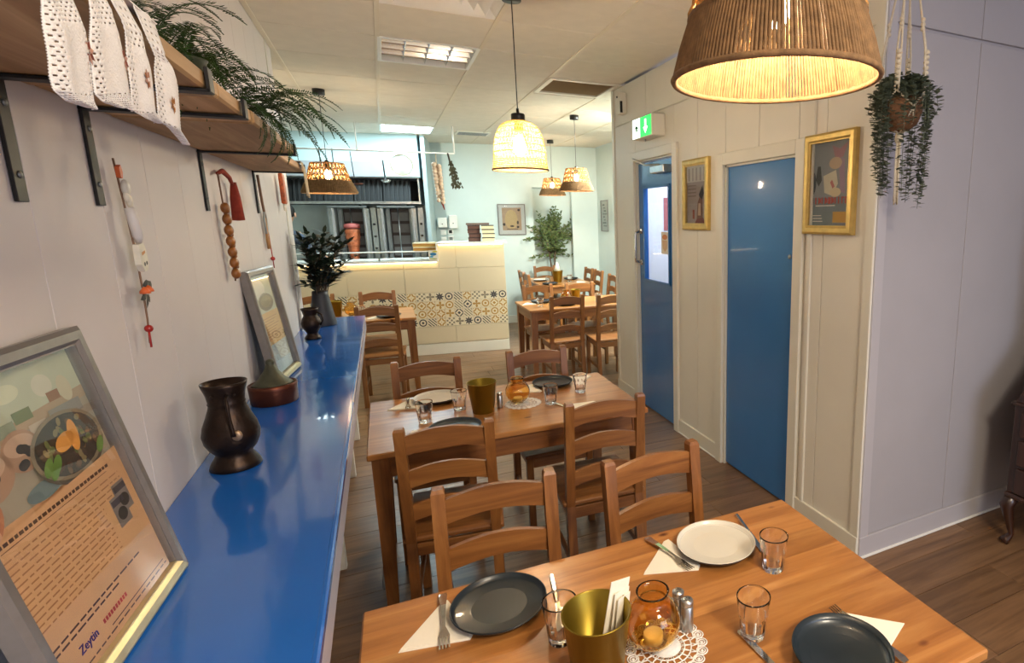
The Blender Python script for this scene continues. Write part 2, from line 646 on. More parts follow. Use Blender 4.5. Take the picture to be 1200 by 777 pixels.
# left wall, tongued boards
wl = struct('wall_left', MB().box((XL - 0.06, 0.98, 1.36), (0.10, 6.95, 2.72), WALL_L))
bw = 0.297
yy = 2.306 - 10 * 0.297
bm_ = MB().box((0, 0, 1.36), (0.012, bw - 0.0012, 2.72), WALL_L, b=0.0012).mesh('wall_board')
while yy < 4.40:
    link('wall_board', bm_, wl, (XL - 0.006, yy + bw / 2, 0))
    yy += bw
struct('wall_left_end', MB().box((XL - 0.055, 4.462, 1.36), (0.122, 0.02, 2.72), TRIM, b=0.002))
struct('wall_left_far', MB().box((-2.25, 6.9, 1.36), (0.08, 5.2, 2.72), WALL_FAR))
struct('wall_left_return', MB().box((-1.45, 4.40, 1.36), (1.62, 0.08, 2.72), WALL_FAR))

# right cream wall with two doorways (y 2.36-3.05 and 3.74-4.45)
D2 = (2.355, 3.050, 1.94)
D1 = (3.745, 4.45, 2.08)
wr = MB()
for (y0, y1, z0, z1) in ((1.86, D2[0], 0, HC), (D2[1], D1[0], 0, HC), (D1[1], 4.94, 0, HC), (D2[0], D2[1], D2[2], HC), (D1[0], D1[1], D1[2], HC)):
    wr.box((XR + 0.065, (y0 + y1) / 2, (z0 + z1) / 2), (0.10, y1 - y0, z1 - z0), WALL)
wr = struct('wall_right', wr)


def panel(y0, y1, z0, z1, m=WALL):
    MB().box((XR + 0.008, (y0 + y1) / 2, (z0 + z1) / 2), (0.016, y1 - y0 - 0.004, z1 - z0 - 0.004), m, b=0.002).build('wall_panel', wr)


for (y0, y1, z0, z1) in ((1.82, 2.15, 0, 2.41), (2.15, D2[0], 0, 2.41), (D2[1], 3.40, 0, 2.41), (3.40, D1[0], 0, 2.41), (D1[1], 4.94, 0, 2.41),
                         (D2[0], 2.70, D2[2], 2.41), (2.70, D2[1], D2[2], 2.41), (D1[0], D1[1], D1[2], 2.41),
                         (1.82, 3.02, 2.415, HC), (3.02, 4.22, 2.415, HC), (4.22, 4.94, 2.415, HC)):
    panel(y0, y1, z0, z1)
# lilac wall facing the camera
lw = struct('wall_lilac', MB().box((2.55, 1.885, 1.36), (1.25, 0.10, 2.72), LILAC))
for (x0, x1) in ((1.905, 2.50), (2.50, 3.10), (3.10, 3.2)):
    MB().box(((x0 + x1) / 2, 1.828, 1.203), (x1 - x0 - 0.004, 0.016, 2.40), LILAC, b=0.002).build('wall_panel', lw)
    MB().box(((x0 + x1) / 2, 1.828, 2.568), (x1 - x0 - 0.004, 0.016, 0.30), LILAC, b=0.002).build('wall_panel', lw)
struct('wall_east', MB().box((3.20, -0.3, 1.36), (0.08, 4.4, 2.72), LILAC))
struct('wall_right_end', MB().box((2.52, 4.90, 1.36), (1.13, 0.08, 2.72), WALL_FAR))
struct('wall_passage', MB().box((3.12, 3.4, 1.36), (0.06, 3.0, 2.72), LILAC))
struct('wall_far_right', MB().box((3.14, 7.1, 1.36), (0.08, 4.4, 2.72), WALL_FAR))
# shopfront wall behind the camera with its big opening
sf = MB()
sf.box((1.3, -2.5, 0.35), (4.2, 0.1, 0.7), WALL)
sf.box((1.3, -2.5, 2.55), (4.2, 0.1, 0.34), WALL)
sf.box((0.1, -2.5, 1.5), (1.6, 0.1, 1.8), WALL)
sf.box((3.05, -2.5, 1.5), (0.3, 0.1, 1.8), WALL)
struct('wall_south', sf)

# trims
def trim(name, c, s, m=TRIM, b=0.003):
    return struct(name, MB().box(c, s, m, b=b))


n_trim = 0
for (y0, y1) in ((1.815, 2.285), (3.125, 3.67), (4.53, 4.945)):
    trim('baseboard_right', (XR - 0.007, (y0 + y1) / 2, 0.055), (0.014, y1 - y0, 0.11))
    trim('trim_floor_bead', (XR - 0.012, (y0 + y1) / 2, 0.006), (0.012, y1 - y0, 0.012), WHITEP)
trim('baseboard_lilac', (2.52, 1.813, 0.055), (1.24, 0.014, 0.11), TRIM_L)
trim('trim_lilac_bead', (2.52, 1.803, 0.006), (1.24, 0.012, 0.012), WHITEP)
trim('baseboard_east', (3.153, 0.6, 0.055), (0.014, 2.4, 0.11), TRIM_L)
trim('trim_corner', (XR - 0.004, 1.842, 1.36), (0.012, 0.055, 2.72))
trim('trim_corner_lilac', (1.928, 1.814, 1.36), (0.055, 0.012, 2.72), TRIM_L)
trim('trim_end', (XR - 0.004, 4.92, 1.36), (0.012, 0.05, 2.72))
trim('trim_batten', (XR - 0.006, 2.238, 1.26), (0.014, 0.03, 2.30))
trim('baseboard_left', (XL + 0.007, 1.9, 0.05), (0.014, 5.1, 0.10))
trim('trim_lamp_rail', (XR - 0.003, 3.38, 2.413), (0.006, 3.1, 0.006))
for nm, (y0, y1, zt) in (('trim_door_2', D2), ('trim_door_1', D1)):
    w = 0.072
    g = MB()
    prof = ((y0 - w / 2, w), (y1 + w / 2, w))
    for (yc, ww) in prof:
        g.box((XR - 0.011, yc, (zt + w) / 2), (0.022, ww, zt + w), TRIM, b=0.003)
    g.box((XR - 0.011, (y0 + y1) / 2, zt + w / 2), (0.0225, y1 - y0 + 0.002, w), TRIM, b=0.003)
    for yc in (y0 + 0.006, y1 - 0.006):
        g.box((XR + 0.05, yc, zt / 2), (0.10, 0.012, zt), TRIM)
    g.box((XR + 0.05, (y0 + y1) / 2, zt - 0.006), (0.10, y1 - y0, 0.012), TRIM)
    struct(nm, g)
# door 2: flat blue slab
g = MB().box((XR + 0.032, (D2[0] + D2[1]) / 2, D2[2] / 2), (0.04, D2[1] - D2[0] - 0.03, D2[2] - 0.022), BLUE_DOOR, b=0.003)
d2 = struct('door_2', g)
MB().lathe([(0.012, 0), (0.012, 0.004), (0.004, 0.006)], STEEL, 12, M=Matrix.Translation((XR + 0.012, D2[0] + 0.06, 1.42)) @ Matrix.Rotation(-PI / 2, 4, 'Y')).build('door_lock', d2)
# door 1: half glazed
y0, y1, zt = D1
g = MB()
yc, W = (y0 + y1) / 2, y1 - y0 - 0.03
xd = XR + 0.04
g.box((xd, yc, 0.565), (0.04, W, 1.11), BLUE_DOOR, b=0.003)
g.box((xd, yc, 1.965), (0.04, W, 0.19), BLUE_DOOR, b=0.003)
g.box((xd, y0 + 0.015 + 0.05, 1.495), (0.04, 0.10, 0.76), BLUE_DOOR, b=0.003)
g.box((xd, y1 - 0.015 - 0.05, 1.495), (0.04, 0.10, 0.76), BLUE_DOOR, b=0.003)
d1 = struct('door_1', g)
MB().box((xd, yc, 1.495), (0.006, W - 0.19, 0.76), PANE).build('door_pane', d1)
bead = MB()
for (cy, cz, sy, sz) in ((yc, 1.122, W - 0.18, 0.018), (yc, 1.866, W - 0.18, 0.018), (y0 + 0.122, 1.495, 0.018, 0.76), (y1 - 0.122, 1.495, 0.018, 0.76)):
    bead.box((xd - 0.024, cy, cz), (0.014, sy, sz), BLUE_DOOR, b=0.002)
bead.build('glazing_bead', d1)
h = MB()
yh = y1 - 0.055
h.tube([(xd - 0.02, yh, 1.26), (xd - 0.075, yh, 1.27), (xd - 0.078, yh, 1.30), (xd - 0.078, yh, 1.48), (xd - 0.075, yh, 1.51), (xd - 0.02, yh, 1.52)], 0.010, CHROME, 10)
for z in (1.26, 1.52):
    h.lathe([(0.024, 0), (0.024, 0.006), (0.016, 0.01)], CHROME, 16, M=Matrix.Translation((xd - 0.02, yh, z)) @ Matrix.Rotation(-PI / 2, 4, 'Y'))
h.build('door_handle', d1)
cl = MB().box((xd - 0.055, y0 + 0.20, 1.985), (0.07, 0.24, 0.055), STEEL, b=0.006)
cl.tube([(xd - 0.055, y0 + 0.22, 2.02), (xd - 0.08, y0 + 0.42, 2.03), (XR - 0.03, y1 - 0.02, 2.10)], 0.007, STEEL, 6)
cl.build('door_closer', d1)

# wall at the far end with a recess (alcove) for the olive tree
wb = MB()
V0 = 1.90
ul, ur = toF(2.09, 8.95)[0], toF(2.70, 8.9)[0]
for (u0, u1, z0, z1, v) in ((-0.95, ul, 0, HC, V0), (ur, 1.95, 0, HC, V0), (ul, ur, 2.10, HC, V0), (ul - 0.05, ur + 0.05, 0, 2.15, V0 + 0.14)):
    wb.box(((u0 + u1) / 2, v + 0.05, (z0 + z1) / 2), (u1 - u0, 0.10, z1 - z0), WALL_FAR, M=FM)
for u in (ul, ur):
    wb.box((u, V0 + 0.09, 1.05), (0.012, 0.16, 2.1), WALL_FAR, M=FM)
struct('wall_back', wb)
struct('baseboard_back', MB().box(((-0.9 + ul) / 2, V0 - 0.007, 0.06), (ul + 0.9, 0.014, 0.12), TRIM, M=FM, b=0.002))
struct('wall_kitchen', MB().box((-2.2, V0 + 0.05, 1.36), (2.9, 0.1, 2.72), paint('kitchen_tile_white', '#cdd8d4', 0.3, var=0.03), M=FM))
struct('wall_kitchen_return', MB().box((-0.93, 1.55, 1.36), (0.05, 0.8, 2.72), paint('kitchen_steel_cladding', '#a9bcbf', 0.35, metal=0.4, var=0.04), M=FM))
# bulkhead over the cooking line
struct('trim_bulkhead', MB().box((-2.20, 1.50, 2.455), (2.42, 0.72, 0.55), paint('bulkhead_paint', '#b4cccf', 0.5, var=.02), M=FM, b=0.004))
# ================================================================ FURNITURE


def slat(w, zc, h, arch, y, t, m):
    """arched back slat between the posts, width along x"""
    n = 10
    top, bot = [], []
    for i in range(n + 1):
        s = -1 + 2 * i / n
        e = arch * max(0.0, math.cos(s * PI / 2)) ** 1.0
        top.append((s * w / 2, zc + h / 2 + e - arch * 0.5))
        bot.append((s * w / 2, zc - h / 2 + e * 0.9 - arch * 0.5))
    poly = bot + top[::-1]
    M = Matrix.Translation((0, y, 0)) @ Matrix.Rotation(PI / 2, 4, 'X')
    return MB().prism(poly, -t / 2, t / 2, m, M=M)


def yb(z):      # back post line
    return -0.185 - max(0.0, z - 0.43) * 0.115


def make_chair():
    t = thing('dining_chair', '', 'chair')
    X, Y, Z = CH['X'], CH['Y'], CH['Z']
    px, pw_ = 0.152, 0.036
    sb = MB().box((0, 0.005, 0.437), (0.365, 0.40, 0.02), X, b=0.005)
    sb.build('seat', t)
    for sx in (-1, 1):
        p = MB()
        # rear post: vertical to the seat, then leaning back
        vs, fs = [], []
        hw = pw_ / 2
        for z in (0.0, 0.43, 0.89, 0.90):
            w = hw - (0.004 if z in (0.90,) else 0)
            for dx, dy in ((-w, -w), (w, -w), (w, w), (-w, w)):
                vs.append((sx * px + dx, yb(z) + dy - (0.03 * (1 - z / 0.43) if z < 0.43 else 0), z))
        for i in range(3):
            for k in range(4):
                k2 = (k + 1) % 4
                fs.append((i * 4 + k, i * 4 + k2, (i + 1) * 4 + k2, (i + 1) * 4 + k))
        fs += [(3, 2, 1, 0), (12, 13, 14, 15)]
        p.add(vs, fs, Z)
        p.build('back_post', t)
        MB().box((sx * 0.158, 0.178, 0.2135), (0.034, 0.034, 0.427), Z, b=0.003).build('leg', t)
        MB().box((sx * 0.155, 0.0, 0.395), (0.018, 0.33, 0.05), Y, b=0.002).build('seat_rail', t)
        MB().box((sx * 0.156, -0.01, 0.17), (0.016, 0.36, 0.026), Y, b=0.002).build('stretcher', t)
    MB().box((0, 0.178, 0.395), (0.29, 0.018, 0.05), X, b=0.002).build('seat_rail', t)
    MB().box((0, -0.185, 0.395), (0.28, 0.018, 0.05), X, b=0.002).build('seat_rail', t)
    for zc, h_ in ((0.842, 0.072), (0.705, 0.066), (0.565, 0.06)):
        slat(2 * px - 0.034, zc, h_, 0.022, yb(zc), 0.016, X).build('back_slat', t)
    return t


CHAIRS = [
    # x, y of seat centre, rotation, label
    (0.20, 1.345, 180 - 5, 'left chair on the far side of the nearest table, back towards the blue counter', 'n'),
    (0.715, 1.315, 180 + 4, 'right chair on the far side of the nearest table, behind the white plate', 'n'),
    (0.17, 2.365, -8, 'left chair on the near side of the middle table, its three slats facing us', 'm'),
    (0.765, 2.365, -3, 'right chair on the near side of the middle table, nearest the blue doors', 'm'),
    (0.134, 2.965, 180 - 2, 'left chair on the far side of the middle table, behind the pale plate', 'm'),
    (0.72, 2.945, 180, 'right chair on the far side of the middle table, behind the dark plate', 'm'),
    (-0.09, 5.70, -4, 'chair with bright seat at the left table, just past the blue counter end', 'l'),
    (-0.11, 6.39, 180, 'chair between the left table and the tiled service counter', 'l'),
    (-0.66, 6.38, 180, 'chair behind the dark leafy plant at the left table, beside the counter tiles', 'l'),
    (1.515, 5.52, 0, 'left chair on the near side of the far right dining table, back towards us', 'a'),
    (1.95, 5.38, -3, 'right near-side chair of the far right table, partly behind the wall end', 'a'),
    (1.49, 6.13, 180, 'left chair on the far side of the front far-right table, by the white counter corner', 'a'),
    (1.97, 6.10, 180, 'right chair on the far side of the front far-right table, below the rear pendants', 'a'),
    (1.93, 8.14, -90, 'farther of two chairs along the left side of the rearmost table', 'b'),
    (1.90, 7.73, -90, 'nearer of two chairs along the left side of the rearmost table', 'b'),
    (2.20, 8.62, 180, 'chair at the head of the rearmost table, in front of the olive tree', 'b'),
    (2.46, 8.16, 90, 'farther of two chairs along the right side of the rearmost table', 'b'),
    (2.46, 7.73, 90, 'nearer of two chairs along the right side of the rearmost table', 'b'),
    (2.40, 6.98, 90, 'lone chair seen edge-on beside the end of the cream wall', 'b'),
]
GRP = {'n': 'chairs at the nearest table', 'm': 'chairs at the middle table', 'l': 'chairs at the left table', 'a': 'chairs at the far right table', 'b': 'chairs at the rearmost table'}
ch0 = make_chair()
for i, (x, y, a, lab, g) in enumerate(CHAIRS):
    o = ch0 if i == 0 else copy_tree(ch0)
    o.location = (x, y, 0)
    o.rotation_euler = (0, 0, R(a))
    o['label'] = lab
    o['group'] = GRP[g]


def make_table(w, d, label):
    t = thing('dining_table', label, 'table')
    MB().box((0, 0, 0.7275), (w, d, 0.025), CHTOP, b=0.004).build('table_top', t)
    for sx in (-1, 1):
        for sy in (-1, 1):
            lx, ly = sx * (w / 2 - 0.045), sy * (d / 2 - 0.045)
            vs, fs = [], []
            for z, hw in ((0, 0.021), (0.62, 0.031), (0.715, 0.031)):
                for dx, dy in ((-hw, -hw), (hw, -hw), (hw, hw), (-hw, hw)):
                    vs.append((lx + dx + sx * (0.031 - hw), ly + dy + sy * (0.031 - hw), z))
            for i in range(2):
                for k in range(4):
                    k2 = (k + 1) % 4
                    fs.append((i * 4 + k, i * 4 + k2, (i + 1) * 4 + k2, (i + 1) * 4 + k))
            fs.append((3, 2, 1, 0))
            fs.append((8, 9, 10, 11))
            MB().add(vs, fs, TLEG['Z']).build('leg', t)
        MB().box((sx * (w / 2 - 0.03), 0, 0.672), (0.02, d - 0.15, 0.085), TLEG['Y'], b=0.002).build('apron', t)
    for sy in (-1, 1):
        MB().box((0, sy * (d / 2 - 0.03), 0.672), (w - 0.15, 0.02, 0.085), TLEG['X'], b=0.002).build('apron', t)
    return t


tb = make_table(1.18, 0.72, 'nearest wooden dining table, laid with a brass bucket and three plates in front')
tb.location = (0.463, 0.997, 0)
tb.rotation_euler = (0, 0, R(-1.2))
o = copy_tree(tb, (0.457, 2.715, 0), R(0), 'middle wooden dining table with six tumblers and an amber globe, left of the blue doors')
copy_tree(tb, (-0.385, 6.04, 0), R(0), 'wooden dining table between the end of the blue counter and the tiled service counter')
copy_tree(tb, (1.80, 5.885, 0), R(0), 'front table of the far right dining corner, half behind the wall end')
copy_tree(tb, (2.19, 8.05, 0), R(90), 'rearmost dining table in front of the olive tree')

# blue wall counter
t = thing('wall_counter', 'long glossy blue counter along the left wall holding framed posters and old vessels', 'counter', (-0.353, 2.1, 0))
g = MB()
vs = [(XL + 0.353, -2.6, 0.92), (0.187 + 0.012, -2.6, 0.92), (0.187 - 0.006, 2.70, 0.92), (XL + 0.353, 2.70, 0.92)]
x0, x1n, x1f, ya, yb_, zt_, zb_ = XL + 0.355, 0.199, 0.176, -2.6, 2.72, 0.92, 0.895
vs = [(x0, ya, zb_), (x1n, ya, zb_), (x1f, yb_, zb_), (x0, yb_, zb_), (x0, ya, zt_), (x1n, ya, zt_), (x1f, yb_, zt_), (x0, yb_, zt_)]
g.add(vs, [(0, 3, 2, 1), (4, 5, 6, 7), (0, 1, 5, 4), (1, 2, 6, 5), (2, 3, 7, 6), (3, 0, 4, 7)], BLUE)
g.build('counter_top', t)
ang = math.atan2(x1f - x1n, yb_ - ya)
EM = Matrix.Translation(((x1f + x1n) / 2 - 0.006, (ya + yb_) / 2, 0)) @ Matrix.Rotation(-ang, 4, 'Z')
MB().box((0, 0, 0.855), (0.016, yb_ - ya, 0.078), EDGE_BLUE, M=EM, b=0.003).build('apron', t)
MB().box((0.004, 0, 0.909), (0.014, yb_ - ya + 0.004, 0.024), BLUE, M=EM, b=0.004).build('front_lip', t)
for yy in (-1.6, -0.4, 0.8, 1.9, 2.6):
    MB().box((-0.06, yy, 0.447), (0.24, 0.04, 0.894), WHITEP, b=0.003).build('support_panel', t)
MB().box((-0.17, 0.05, 0.447), (0.02, 5.2, 0.894), paint('counter_back_panel', '#cfc8c0', 0.5)).build('back_panel', t)

# ---------------------------------------------------------------- wall shelf with iron brackets
t = thing('wall_shelf', 'rustic timber shelf on black iron brackets high on the left wall', 'shelf', (XL, 1.5, 1.868))
for (y0, y1, dx, dz) in ((-0.9, 1.474, 0.276, 0.0), (1.486, 1.812, 0.274, 0.002), (1.822, 2.60, 0.278, 0.0), (2.606, 3.56, 0.214, -0.002)):
    MB().box((dx / 2 + 0.002, (y0 + y1) / 2 - 1.5, 0.017 + dz), (dx - 0.004, y1 - y0, 0.034), SHELFW, b=0.005).build('shelf_plank', t)
for yb0, dep in ((0.35, 0.284), (1.38, 0.284), (1.69, 0.284), (2.56, 0.284), (3.50, 0.220)):
    g = MB()
    yl = yb0 - 1.5
    g.box((0.004, yl, -0.10), (0.006, 0.034, 0.21), BLACKM, b=0.001)
    g.box((dep / 2, yl, -0.0045), (dep, 0.034, 0.006), BLACKM, b=0.001)
    g.box((dep - 0.002, yl, 0.015), (0.006, 0.034, 0.043), BLACKM, b=0.001)
    br = g.build('bracket', t)
    for z in (-0.045, -0.16):
        MB().lathe([(0.006, 0), (0.006, 0.002), (0.003, 0.004)], STEEL_D, 10, M=Matrix.Translation((0.007, yl, z)) @ Matrix.Rotation(PI / 2, 4, 'Y')).build('screw', br)
SHZ = 1.868 + 0.035

# ---------------------------------------------------------------- lace cloth over the shelf edge
LACE_EDGES = [
    ([(0.742, 1.905), (0.7378, 1.821), (0.7334, 1.8101), (0.7305, 1.7964), (0.7302, 1.7818), (0.7288, 1.7701), (0.7248, 1.7561), (0.727, 1.7451), (0.7461, 1.7401), (0.7942, 1.7415)],
     [(0.792, 1.905), (0.8015, 1.8408), (0.8092, 1.8307), (0.8163, 1.8181), (0.8155, 1.8013), (0.8122, 1.7838), (0.8098, 1.7702), (0.8059, 1.7563), (0.8029, 1.7482), (0.8007, 1.7405)]),
    ([(0.842, 1.905), (0.8399, 1.8528), (0.836, 1.8366), (0.8275, 1.8212), (0.8215, 1.8102), (0.8159, 1.7902), (0.8117, 1.7706), (0.8102, 1.7571), (0.8254, 1.7525), (0.8712, 1.7545)],
     [(0.902, 1.905), (0.9034, 1.8726), (0.9039, 1.8564), (0.9101, 1.8404), (0.9134, 1.8297), (0.9171, 1.8136), (0.9166, 1.7941), (0.9163, 1.781), (0.9107, 1.7691), (0.9165, 1.7564)]),
    ([(0.917, 1.905), (0.9197, 1.8735), (0.9308, 1.8492), (0.9261, 1.833), (0.9203, 1.8144), (0.9179, 1.7944), (0.9163, 1.781), (0.9107, 1.7691), (0.9165, 1.7564), (0.9467, 1.7548), (0.995, 1.7554)],
     [(0.992, 1.905), (0.9967, 1.8787), (0.9981, 1.8582), (0.9951, 1.834), (1.006, 1.821), (1.0053, 1.8052), (1.0013, 1.7899), (0.9989, 1.7748), (0.9965, 1.768), (0.9954, 1.7621), (0.9952, 1.755)]),
    ([(1.022, 1.905), (1.0221, 1.8824), (1.0188, 1.8612), (1.0359, 1.8448), (1.0228, 1.8258), (1.0182, 1.8077), (1.0149, 1.7923), (1.01, 1.7767), (1.0058, 1.7624), (1.0413, 1.7561), (1.1003, 1.7398)],
     [(1.108, 1.905), (1.0992, 1.8845), (1.0778, 1.843), (1.1049, 1.8383), (1.1253, 1.8262), (1.119, 1.8057), (1.1143, 1.7883), (1.1061, 1.7677), (1.1034, 1.7507), (1.1025, 1.745), (1.102, 1.7394)])]


def lace_cloth():
    YC = 0.92
    t = thing('lace_cloth', 'white crochet lace cloth with star flowers draped over the shelf edge', 'cloth', (XL + 0.280, YC, SHZ))

    def curve(c, q):
        q *= len(c) - 1
        i = min(len(c) - 2, int(q))
        f = q - i
        return c[i][0] + (c[i + 1][0] - c[i][0]) * f, c[i][1] + (c[i + 1][1] - c[i][1]) * f

    def xoff(z):
        return 0.002 + 0.010 * min(1, max(0, 1.900 - z) / 0.04)
    NT, NS = 84, 34
    for k, (cl, cr) in enumerate(LACE_EDGES):
        g = MB()
        vs, fs = [], []
        for i in range(NT + 1):
            q = i / NT
            a, b = curve(cl, q), curve(cr, q)
            for j in range(NS + 1):
                s_ = j / NS
                yy, zz = a[0] + (b[0] - a[0]) * s_, a[1] + (b[1] - a[1]) * s_
                sag = 0.006 * math.sin(PI * s_) * min(1, q * 3)
                if 0 < j < NS: zz -= 0
                elif q > .15: yy += (.0012 if i % 2 else -.0012)
                vs.append((xoff(zz) + sag + .002 * math.sin(9 * s_ + k), yy - YC, zz - SHZ))
        for i in range(NT):
            q = (i + .5) / NT
            for j in range(NS):
                s_ = (j + .5) / NS
                linen = .30 < q < .80 and .24 < s_ < .78
                if not linen and 0 < j < NS - 1 and i < NT - 2:
                    if .05 < q < .82:
                        if i % 3 == 1 and (j + 2 * ((i // 3) % 2)) % 4 in (1, 2): continue
                    elif i % 2 == 1 and (j + (i // 2) % 2) % 2 == 0 and q > .82: continue
                p = i * (NS + 1) + j
                fs.append((p, p + 1, p + NS + 2, p + NS + 1))
        g.add(vs, fs, LACE, True)
        o = g.build('crochet_lobe', t)
        o.modifiers.new('thick', 'SOLIDIFY').thickness = 0.0012
    MB().box((-0.09, 0.005, 0.0015), (0.186, 0.37, 0.002), LACE).build('lace_top', t)
    for k, ((yc, zm), colr) in enumerate(zip(((0.803, 1.7955), (0.892, 1.8094), (0.9631, 1.8021), (1.0546, 1.7866)), ('#7a3320', '#7a3320', '#9a5a28', '#a86a24'))):
        g = MB()
        m = flat('embroidery_' + str(k), colr, 0.8)
        m2 = flat('embroidery_pale_' + str(k % 2), '#b88a78' if k < 2 else '#b9873c', 0.8)
        for p in range(8):
            a = 2 * PI * p / 8 + 0.3
            l, w = 0.0135, 0.0036
            ca, sa = math.cos(a), math.sin(a)
            pts = [(0.002 * ca, 0.002 * sa), (0.5 * l * ca - w * sa, 0.5 * l * sa + w * ca), (l * ca, l * sa), (0.5 * l * ca + w * sa, 0.5 * l * sa - w * ca)]
            g.add([(xoff(zm) + (.006, .0075, .0085, .0085)[k], yc - YC + a_, zm - SHZ + b_) for a_, b_ in pts], [(0, 1, 2, 3)], m if p % 2 or k == 3 else m2)
        g.build('embroidered_flower', t)
    return t


lace_cloth()
# small linen runner hanging at the end of the shelf
g = MB()
n = 10
vs, fs = [], []
for i in range(n + 1):
    for j in range(13):
        y = 3.30 + 0.11 * i / n
        s = j / 12
        x = 0.228 + 0.006 * math.sin(i * 1.3) * s if s > 0.1 else 0.222
        z = SHZ + .002 - 0.155 * s - 0.012 * (i / n) * s
        vs.append((XL + x, y + 0.05 * s, z))
for i in range(n):
    for j in range(12):
        fs.append((i * 13 + j, (i + 1) * 13 + j, (i + 1) * 13 + j + 1, i * 13 + j + 1))
g.add(vs, fs, LINEN, True)
g.box((XL + 0.11, 3.355, SHZ + .0012), (0.22, 0.11, 0.002), LINEN)
o = g.build('linen_runner')
o.modifiers.new('thick', 'SOLIDIFY').thickness = 0.0015
tag(o, 'narrow beige linen runner hanging off the far end of the timber shelf', 'cloth')

# ---------------------------------------------------------------- fern on the shelf
def frond_mesh(L, droop, leaf, seed, rise=0.25):
    r = random.Random(seed)
    g = MB()
    n = 46
    pts = []
    p = Vector((0, 0, 0))
    ang = R(58) * rise / 0.25
    for i in range(n):
        s = i / (n - 1)
        a = ang - droop * s ** 0.9
        p = p + Vector((math.cos(a), 0, math.sin(a))) * (L / n)
        pts.append(p.copy())
    g.tube(pts[::3] + [pts[-1]], [0.0013] * (len(pts[::3])) + [0.0004], LEAF_F, 3)
    for i in range(3, n):
        s = i / (n - 1)
        d = (pts[i] - pts[i - 1]).normalized()
        up = Vector((0, 1, 0)).cross(d)
        ll = leaf * (math.sin(PI * min(1, s * 0.9 + 0.12)) ** 0.7) * r.uniform(0.85, 1.1)
        for sg in (-1, 1):
            side = Vector((0, sg, 0)) + d * 0.25 - up * r.uniform(-0.1, 0.35)
            side.normalize()
            w = L / n * 0.42
            b = pts[i]
            g.add([b - d * w * .5, b + side * ll * .5 - d * w, b + side * ll, b + side * ll * .5 + d * w], [(0, 1, 2, 3)], LEAF_F)
    return g.mesh('frond')


t = thing('potted_fern', 'green sword fern arching over the timber shelf beside the lace cloth', 'plant', (XL + 0.205, 1.55, SHZ))
MB().lathe([(0.035, 0), (0.045, 0.045), (0.048, 0.05), (0.043, 0.05), (0.040, 0.042), (0, .04)], flat('fern_pot_green', '#2c3320'), 24).build('pot', t)
fm = [frond_mesh(0.30, 1.9, 0.024, 1), frond_mesh(0.26, 2.3, 0.022, 2), frond_mesh(0.36, 1.75, 0.024, 3), frond_mesh(0.22, 2.5, 0.020, 4, 0.18)]
rng = random.Random(11)
for k in range(100):
    a = rng.uniform(-45, 42)
    ry = -0.22 + 0.74 * (k / 91) + rng.uniform(-.03, .03)
    tilt = rng.uniform(-0.1, 0.75)
    px_ = rng.uniform(-.03, .045)
    if ry < .30:        # over the shelf the fronds rise along it; further on they spill over its edge
        a = rng.uniform(48, 84)
        tilt = rng.uniform(-0.6, -0.02)
        px_ = rng.uniform(-.12, .0)
        if k % 6 == 0: a = rng.uniform(-84, -55)
    o = link('frond', fm[(k * 7 + k // 5) % 4], t, (px_, ry, 0.012 + rng.uniform(0, .03)), (rng.uniform(-.35, .35), tilt, R(a)))
    sc = rng.uniform(0.6, 1.0)
    o.scale = (sc, sc, sc)

# ================================================================ PICTURES
def pic_quad(g, x0, y0, x1, y1, m, z=0.0):
    g.flatpoly([(x0, y0), (x1, y0), (x1, y1), (x0, y1)], z, m)


def ellipse(cx, cy, rx, ry, n=24, a0=0.0, a1=2 * PI, rot=0.0):
    out = []
    for i in range(n):
        a = a0 + (a1 - a0) * i / (n if a1 - a0 > 6.28 else n - 1)
        x, y = rx * math.cos(a), ry * math.sin(a)
        out.append((cx + x * math.cos(rot) - y * math.sin(rot), cy + x * math.sin(rot) + y * math.cos(rot)))
    return out


